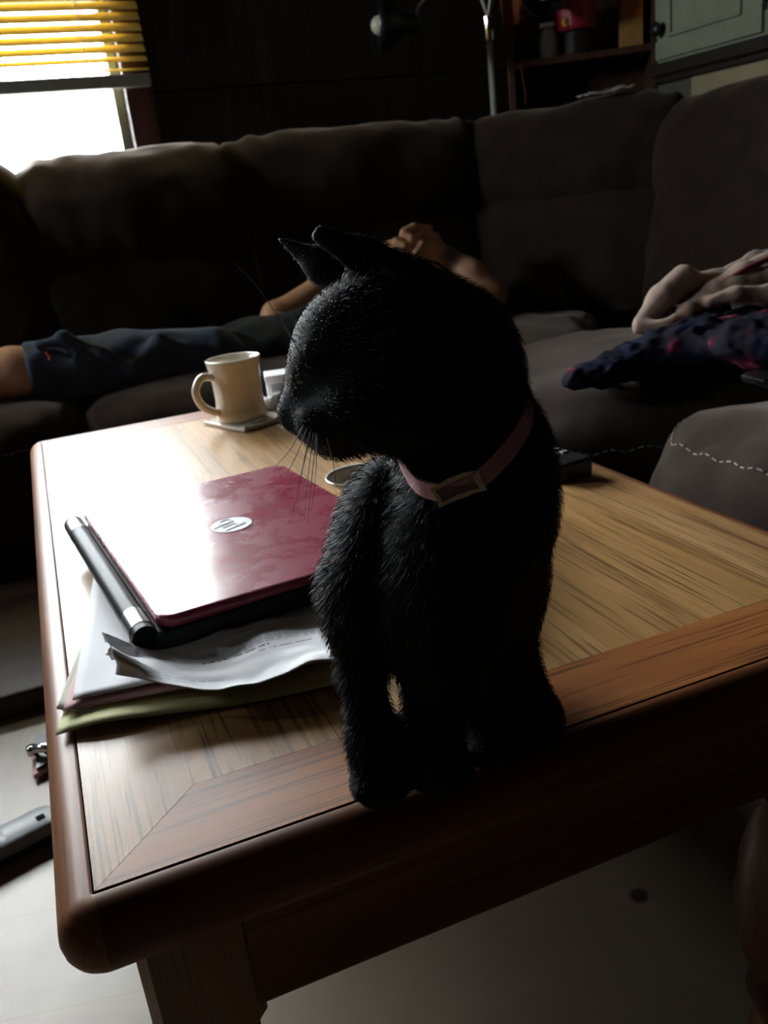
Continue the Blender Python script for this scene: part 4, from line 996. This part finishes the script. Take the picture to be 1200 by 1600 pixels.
p = on_shelf(SL - .075, .06); ob = thing('tall_carton', p, 'tan and orange-red carton at the right end of the corner shelf', 'carton')
MB().box((-.036, -.03, .0005), (.036, .05, .085), Rs, p).build('carton', M['tan_box'], ob, bevel=.001); MB().box((-.0365, -.0305, .085), (.0365, .0505, .17), Rs, p).build('sleeve', M['orange_box'], ob, bevel=.001)
p = on_shelf(.225, .06); rb = thing('red_tub', p, 'red plastic tub with a yellow cap lying on the corner shelf', 'tub')
MB().lathe([(0, .075), (.06, .075), (.066, .085), (.070, .16), (.072, .165), (.0, .166)], p, 24).build('tub', M['red_box'], rb, smooth=False)
MB().lathe([(0, -.003), (.014, -.003), (.014, .006), (.010, .009), (0, .009)], p + Rs @ V3(-.035, -.058, .098), 14, Matrix.Rotation(deg(90), 3, 'X')).build('yellow_cap', M['yellow_spot'], rb)
MB().lathe([(0, .0005), (.05, .0005), (.052, .004), (.045, .07), (.055, .0745), (0, .0748)], p, 24).build('foot', M['dark_counter'], rb)
p = on_shelf(.13, .04); gg = thing('glass_jar', p, 'grey glass jar standing on the corner shelf', 'jar')
MB().lathe([(0, .0005), (.030, .0005), (.033, .005), (.033, .07), (.026, .082), (.026, .095), (.024, .095), (.024, .082), (.030, .068), (.030, .006), (0, .005)], p, 24, cap=False).build('jar_body', M['grey_glass'], gg, smooth=True)
MB().lathe([(0, .0955), (.028, .0955), (.028, .108), (0, .109)], p, 24).build('jar_lid', M['steel'], gg)
# rust coloured cloth hung over the shelf side behind the lamp
q0, q1, q2, q3 = WY(778, -40, 2.91), WY(815, -40, 2.90), WY(824, 28, 2.89), WY(783, 52, 2.90)
vs = []; nu_, nv_ = 14, 14
for j in range(nv_ + 1):
    for i in range(nu_ + 1):
        u, v_ = i / nu_, j / nv_; p = q0 * (1 - u) * (1 - v_) + q1 * u * (1 - v_) + q2 * u * v_ + q3 * (1 - u) * v_
        vs.append(p + V3(0, -1, 0) * (.010 * math.sin(u * 9 + v_ * 2) + .006 * nz(u, v_, 5, 3)))
tag(mesh_obj('rust_cloth', vs, [[j * (nu_ + 1) + i, j * (nu_ + 1) + i + 1, (j + 1) * (nu_ + 1) + i + 1, (j + 1) * (nu_ + 1) + i] for j in range(nv_) for i in range(nu_)], M['rust_cloth'], None, smooth=True, origin=tuple(q0), solid=.003), 'rust-coloured cloth hanging beside the corner shelf behind the lamp pole', 'cloth')
cp = spline([on_shelf(.035, -.012, shz), on_shelf(.035, -.017, shz - .03), on_shelf(.042, -.016, shz - .09), on_shelf(.045, -.016, shz - .12), on_shelf(.040, -.016, shz - .135)], 6)
tag(MB().tube(cp, .003, 6).build('hanging_string', M['red_cord'], None, smooth=True, origin=tuple(cp[0])), 'thin red string hanging from the corner shelf board', 'string')

# ================================================================== painted cabinet by the right wall
CX = 2.10; cy0, cy1 = 1.25, 2.705
cab = thing('cabinet', (2.3, (cy0 + cy1) / 2, 0), 'old pale green cabinet with panelled doors and cream base by the right wall', 'cabinet')
MB().box((CX + .012, cy0, 1.085), (2.495, cy1, 1.95)).build('upper_case', M['green_paint'], cab, bevel=.003)
MB().box((CX - .012, cy0 - .01, 1.045), (2.495, cy1 + .01, 1.0845)).build('counter', M['dark_counter'], cab, bevel=.006)
MB().box((CX - .004, cy0 - .005, 1.022), (2.495, cy1 + .004, 1.0445)).build('counter_moulding', M['dark_counter'], cab, bevel=.006)
MB().box((CX + .006, cy0, .08), (2.495, 2.53, 1.0215)).build('lower_case', M['cream_paint'], cab, bevel=.003)
MB().box((CX + .015, 2.532, .08), (2.495, cy1, 1.0215)).build('end_pier', plain('grey_pier', (.10, .095, .07), .7), cab, bevel=.003)
MB().box((CX + .05, cy0 + .02, 0), (2.495, cy1 - .02, .0795)).build('plinth', M['dark_counter'], cab)
dy = (cy1 - cy0) / 3
for k in range(3):
    a, b_ = cy1 - (k + 1) * dy + .006, cy1 - k * dy - .006
    dr = MB().box((CX - .002, a, 1.095), (CX + .0115, b_, 1.94)).build('door', M['green_paint'], cab, bevel=.003)
    mb = MB(); t_ = .012; i0, i1, j0, j1 = a + .075, b_ - .075, 1.155, 1.88
    for (p0_, p1_) in (((i0, j0), (i1, j0 + t_)), ((i0, j1 - t_), (i1, j1)), ((i0, j0 + t_), (i0 + t_, j1 - t_)), ((i1 - t_, j0 + t_), (i1, j1 - t_))):
        MB().box((CX - .012, p0_[0], p0_[1]), (CX - .0022, p1_[0], p1_[1])).build('moulding', M['green_paint'], dr, bevel=.003)
    kn = (CX - .002, b_ - .035, 1.185)
    MB().lathe([(0, 0), (.012, 0), (.010, .01), (.020, .018), (.023, .026), (.018, .034), (0, .037)], kn, 16, Matrix.Rotation(deg(-90), 3, 'Y')).build('knob', M['black_plastic'], dr, smooth=True)
    MB().box((CX - .006, b_ - .012, 1.150), (CX - .0021, b_ + .005, 1.166)).build('latch', M['black_plastic'], dr)
    if k < 2: MB().box((CX - .0, a + .01 - .2, .30), (CX + .0055, b_ - .01 - .2, .98)).build('lower_door', M['cream_paint'], cab, bevel=.003)
# scrap of paper lying on the sofa back
sc0 = WY(946, 147, 2.36)
vs = []; 
for j in range(9):
    for i in range(13):
        u, v_ = i / 12 - .5, j / 8 - .5
        vs.append(sc0 + V3(.11 * u - .02 * v_, -.05 * u + .06 * v_, .012 * noise.noise(Vector((u * 4, v_ * 5, 2))) + .02 * abs(u) * (u > .1) + .004))
tag(mesh_obj('paper_scrap', vs, [[j * 13 + i, j * 13 + i + 1, (j + 1) * 13 + i + 1, (j + 1) * 13 + i] for j in range(8) for i in range(12)], plain('grey_paper', (.42, .40, .36), .8), None, smooth=True, origin=tuple(sc0), solid=.0012), 'creased grey paper lying on top of the sofa back below the shelf', 'paper')

# ================================================================== the cat
def CE(px, py, D, rx, ry, rd, ang=0, k=.014, op='+'):
    a = math.radians(ang); R = CAMR @ np.array([[math.cos(a), -math.sin(a), 0], [math.sin(a), math.cos(a), 0], [0, 0, 1]])
    return Ell(WD(px, py, D), (rx * D / F, ry * D / F, rd), R, k, op)
def CC(p, q, rp, rq, k=.012):
    return Cap(WD(*p), WD(*q), rp * p[2] / F, rq * q[2] / F, k)
CATO = WZ(700, 1090, TZ)
cat = thing('cat', (CATO[0], CATO[1], TZ), 'black cat in a pink collar sitting on the table edge, head turned left', 'cat')
HD = .452
CB = []
# trunk
CB += [CE(738, 880, .600, 116, 172, .068, 0, .02), CE(728, 785, .530, 128, 185, .060, 0, .02), CE(700, 860, .487, 112, 180, .045, 8, .02), CE(690, 960, .505, 100, 115, .045, 0, .02)]
CB += [CE(790, 730, .520, 64, 140, .05, -8, .02)]
# shoulder on the left, lit
CB += [CE(576, 840, .515, 58, 130, .040, 14, .005), CE(566, 930, .507, 62, 90, .034, 0, .010)]
# front legs
CB += [CC((556, 930, .500), (564, 1050, .503), 54, 34, .012), CC((564, 1050, .503), (582, 1155, .507), 33, 38, .008), CC((582, 1155, .507), (592, 1215, .508), 38, 40, .010)]
CB += [CC((700, 980, .492), (684, 1090, .500), 70, 46, .015), CC((684, 1090, .500), (672, 1165, .508), 44, 47, .008), CC((672, 1165, .508), (688, 1198, .512), 47, 46, .010)]
# front paws with toes
for (cx, cy, D) in ((594, 1222, .509), (696, 1202, .514)):
    CB.append(CE(cx, cy, D, 44, 36, .018, 0, .008))
    for t in range(4): CB.append(CE(cx - 30 + t * 20, cy + 14 + (4 if t in (1, 2) else 0) - t * 2, D - .010, 14, 15, .009, 0, .003))
# hind legs: right thigh and foot, left one tucked behind
CB += [CE(765, 990, .570, 60, 112, .05, 0, .015), CC((796, 1040, .566), (830, 1110, .560), 46, 42, .012), CE(836, 1125, .556, 44, 36, .026, 10, .01)]
for t in range(4): CB.append(CE(812 + t * 18, 1147 - t * 4, .546, 13, 13, .009, 0, .003))
CB += [CE(752, 1095, .560, 62, 75, .03, 0, .015), CE(772, 1163, .543, 50, 34, .022, 0, .010)]
for t in range(4): CB.append(CE(742 + t * 20, 1184 - t * 4, .533, 13, 13, .009, 0, .003))
CB += [ CE(650, 950, .590, 45, 55, .03, 0, .015)]
# tail lying on the table behind
tl = [V3(.26, .60, TZ + .022), V3(.31, .66, TZ + .018), V3(.35, .73, TZ + .016), V3(.40, .77, TZ + .015)]
CB += chain(tl, [.020, .017, .015, .012], .015)
# neck and head
CB += [CE(718, 650, .476, 100, 130, .050, 0, .015), CE(694, 575, .466, 112, 118, .048, 0, .015)]
CB += [CE(640, 548, HD, 145, 122, .043, 6, .015), CE(535, 562, HD, 84, 96, .032, 0, .012), CE(620, 615, HD, 118, 92, .044, 0, .012), CE(575, 500, HD, 95, 62, .034, -28, .012)]
CB += [CE(494, 652, HD, 57, 37, .019, 20, .008), CE(458, 648, HD, 23, 22, .010, 0, .006), CE(522, 684, HD, 46, 31, .017, 14, .008), CE(485, 608, HD, 34, 50, .014, 8, .010)]
CB += [CE(500, 662, HD - .017, 40, 32, .012, 22, .006), CE(560, 650, HD - .016, 62, 52, .024, 0, .010)]       # whisker pad and cheek
CB += [CE(505, 556, HD - .014, 40, 26, .016, -14, .008)]                                                        # brow
# ears (near: swung sideways; far: pointing up-left)
CB += [CC((650, 440, HD - .004), (570, 401, HD - .014), 34, 28, .008), CC((570, 401, HD - .014), (503, 369, HD - .018), 27, 17, .006)]
CB += [CC((590, 445, HD + .03), (506, 416, HD + .036), 36, 28, .008), CC((506, 416, HD + .036), (433, 371, HD + .038), 27, 4, .006)]
CB += [CE(556, 404, HD - .030, 60, 15, .016, 27, .003, '-')]                                                    # hollow of the near ear
CB += [CE(466, 592, HD - .026, 14, 9, .010, -10, .003, '-')]
v, f = sdf_mesh(CB, .0026, floor=TZ + .0006, it=2)
bodyo = mesh_obj('body', v, f, M['cat_skin'], cat, smooth=True)
# --- fur strands over the whole coat
fv = np.asarray(v); ff = np.asarray(f)
a_ = fv[ff[:, 0]]; b_ = fv[ff[:, 1]]; c_ = fv[ff[:, 2]]; d_ = fv[ff[:, 3]]
nrm = np.cross(c_ - a_, d_ - b_); ar = np.linalg.norm(nrm, axis=1); nrm /= ar[:, None] + 1e-12
NS = 90000
pick = RNG.choice(len(ff), NS, p=ar / ar.sum()); uu = RNG.random((NS, 1)); vv_ = RNG.random((NS, 1))
root = (a_[pick] * (1 - uu) + b_[pick] * uu) * (1 - vv_) + (d_[pick] * (1 - uu) + c_[pick] * uu) * vv_
N_ = nrm[pick]
rel = root - CAMP; dep = rel @ FWD; qx = 600 + F * (rel @ RIGHT) / dep; qy = 800 + F * (rel @ DOWN) / dep
head_m = np.clip((735 - qy) / 60, 0, 1) * np.clip((830 - qx) / 60, 0, 1)
# lie of the coat: down the body, back from the nose over the head
flow = np.array([[0, .15, -1.0]]) * (1 - head_m[:, None]) + (RIGHT * .95 + DOWN * .25)[None] * head_m[:, None]
flow = flow - N_ * np.sum(flow * N_, 1, keepdims=True); flow /= np.linalg.norm(flow, axis=1, keepdims=True) + 1e-9
ln = (.0066 * (1 - head_m) + .0046 * head_m) * (.6 + .8 * RNG.random(NS))
nose = np.clip((560 - qx) / 80, 0, 1) * head_m; ln *= 1 - .6 * nose
low = np.clip((root[:, 2] - TZ) / .05, .35, 1); ln *= low
jit = RNG.normal(0, .16, (NS, 3))
d1 = flow * .75 + N_ * .55 + jit * .6; d1 /= np.linalg.norm(d1, axis=1, keepdims=True)
d2 = flow * 1.0 + N_ * .22 + jit * .7; d2 /= np.linalg.norm(d2, axis=1, keepdims=True)
m1 = root + d1 * ln[:, None] * .5; t1_ = m1 + d2 * ln[:, None] * .5
for q in (m1, t1_): q[:, 2] = np.maximum(q[:, 2], TZ + .0008)
sdv = np.cross(d1, N_ + RNG.normal(0, .5, (NS, 3))); sdv /= np.linalg.norm(sdv, axis=1, keepdims=True) + 1e-9
wd = .00016
root = root - N_ * .0006
allv = np.stack([root - sdv * wd, root + sdv * wd, m1 + sdv * wd * .8, m1 - sdv * wd * .8, t1_], 1).reshape(-1, 3)
i5 = np.arange(NS) * 5
me = bpy.data.meshes.new('fur'); off = np.array(ploc(cat)); allv = allv - off
nf = NS * 2
me.vertices.add(len(allv)); me.vertices.foreach_set('co', allv.ravel())
loops = np.stack([i5, i5 + 1, i5 + 2, i5 + 3, i5 + 3, i5 + 2, i5 + 4], 1).ravel()
me.loops.add(len(loops)); me.loops.foreach_set('vertex_index', loops)
me.polygons.add(nf)
ls = np.stack([np.arange(NS) * 7, np.arange(NS) * 7 + 4], 1).ravel(); me.polygons.foreach_set('loop_start', ls)
me.update(calc_edges=True); me.validate()
me.materials.append(M['fur'])
fur = bpy.data.objects.new('fur', me); finish(fur, cat); fur['kind'] = 'stuff'
# --- eye, nose
MB().lathe([(0, -.0056), (.0034, -.0045), (.0054, -.0017), (.0054, .0017), (.0034, .0045), (0, .0056)], WD(476, 590, HD - .0135), 16).build('eye', M['eye'], cat, smooth=True)
MB().lathe([(0, -.0056), (.0034, -.0045), (.0054, -.0017), (.0054, .0017), (.0034, .0045), (0, .0056)], WD(476, 590, HD + .0135), 16).build('eye', M['eye'], cat, smooth=True)
# --- whiskers and brow hairs
wl = [((486, 672), (478, 712), (470, 742), (462, 775)), ((480, 668), (466, 705), (455, 728), (444, 745)), ((490, 676), (484, 720), (479, 770), (476, 812)), ((494, 678), (489, 730), (484, 775), (481, 820)),
      ((496, 680), (494, 725), (491, 765), (486, 800)), ((474, 664), (455, 700), (440, 718), (424, 735)), ((484, 676), (474, 725), (468, 760), (458, 800)), ((510, 684), (520, 720), (524, 750), (526, 775)),
      ((470, 560), (455, 525), (440, 500), (428, 470)), ((472, 556), (440, 505), (400, 445), (365, 410)), ((476, 556), (470, 520), (450, 490), (420, 482))]
for i, w_ in enumerate(wl):
    P = [WD(x_, y_, HD - .032 - .002 * k) for k, (x_, y_) in enumerate(w_)]
    sp2 = spline(P, 6); n = len(sp2)
    MB().tube(sp2, [.00028 * (1 - .75 * k / (n - 1)) for k in range(n)], 5).build('whisker', M['whisker'], cat, smooth=True)
# --- collar: strap round the neck with a pale slide
ax_c = WD(700, 560, .462) - WD(742, 790, .500); ax_c /= np.linalg.norm(ax_c)
ctrl = [WD(640, 742, .450), WD(662, 762, .438), WD(700, 768, .4305), WD(742, 752, .4285), WD(780, 718, .432), WD(808, 682, .440), WD(822, 646, .456)]
rear = [WD(815, 610, .50), WD(770, 600, .545), WD(700, 625, .550), WD(645, 680, .52), WD(628, 720, .48)]
loop = spline(ctrl + rear + [ctrl[0]], 8)
ctr = sum(np.array(p) for p in loop) / len(loop)
vs = []
for i, p in enumerate(loop[:-1]):
    n = len(loop) - 1
    t = np.array(loop[(i + 1) % n]) - np.array(loop[i - 1]); t /= np.linalg.norm(t)
    o_ = p - ctr; o_ -= t * (o_ @ t); o_ /= np.linalg.norm(o_)
    b2 = np.cross(t, o_); b2 /= np.linalg.norm(b2)
    if b2 @ DOWN > 0: b2 = -b2
    hw = .0047
    vs += [p - b2 * hw, p + b2 * hw, p + b2 * hw + o_ * .0016, p - b2 * hw + o_ * .0016]
n = len(loop) - 1
fs = [[4 * i + k, 4 * i + (k + 1) % 4, 4 * ((i + 1) % n) + (k + 1) % 4, 4 * ((i + 1) % n) + k] for i in range(n) for k in range(4)]
col_ = mesh_obj('collar', vs, fs, M['collar'], cat, smooth=False)
# slide: frame with concave sides
Dt = .4255
def TP(px, py, dz=0): return WD(px, py, Dt + dz)
outer = [(672, 764), (700, 748), (725, 738), (748, 735), (752, 750), (762, 766), (735, 772), (712, 782), (686, 794), (682, 780)]
inner = [(680, 766), (702, 756), (724, 747), (738, 744), (743, 753), (749, 763), (730, 767), (712, 774), (692, 785), (687, 776)]
cx_, cy_ = 712, 764
n = len(outer); vs = [TP(x, y) for x, y in outer] + [TP(x, y) for x, y in inner] + [TP(x, y, .0022) for x, y in outer] + [TP(x, y, .0022) for x, y in inner]
fs = []
for i in range(n):
    j = (i + 1) % n
    fs += [[i, j, n + j, n + i], [2 * n + i, 3 * n + i, 3 * n + j, 2 * n + j], [i, 2 * n + i, 2 * n + j, j], [n + i, n + j, 3 * n + j, 3 * n + i]]
sl = mesh_obj('collar_slide', vs, fs, M['tag_metal'], col_); sl['label'] = 'pale gold rectangular collar slide'
vs = [TP(x, y, .0008) for x, y in inner] + [TP(x, y, .0018) for x, y in inner]
mesh_obj('slide_insert', vs, [list(range(n)), list(range(n, 2 * n))[::-1]] + [[i, n + i, n + (i + 1) % n, (i + 1) % n] for i in range(n)], M['tag_insert'], col_)
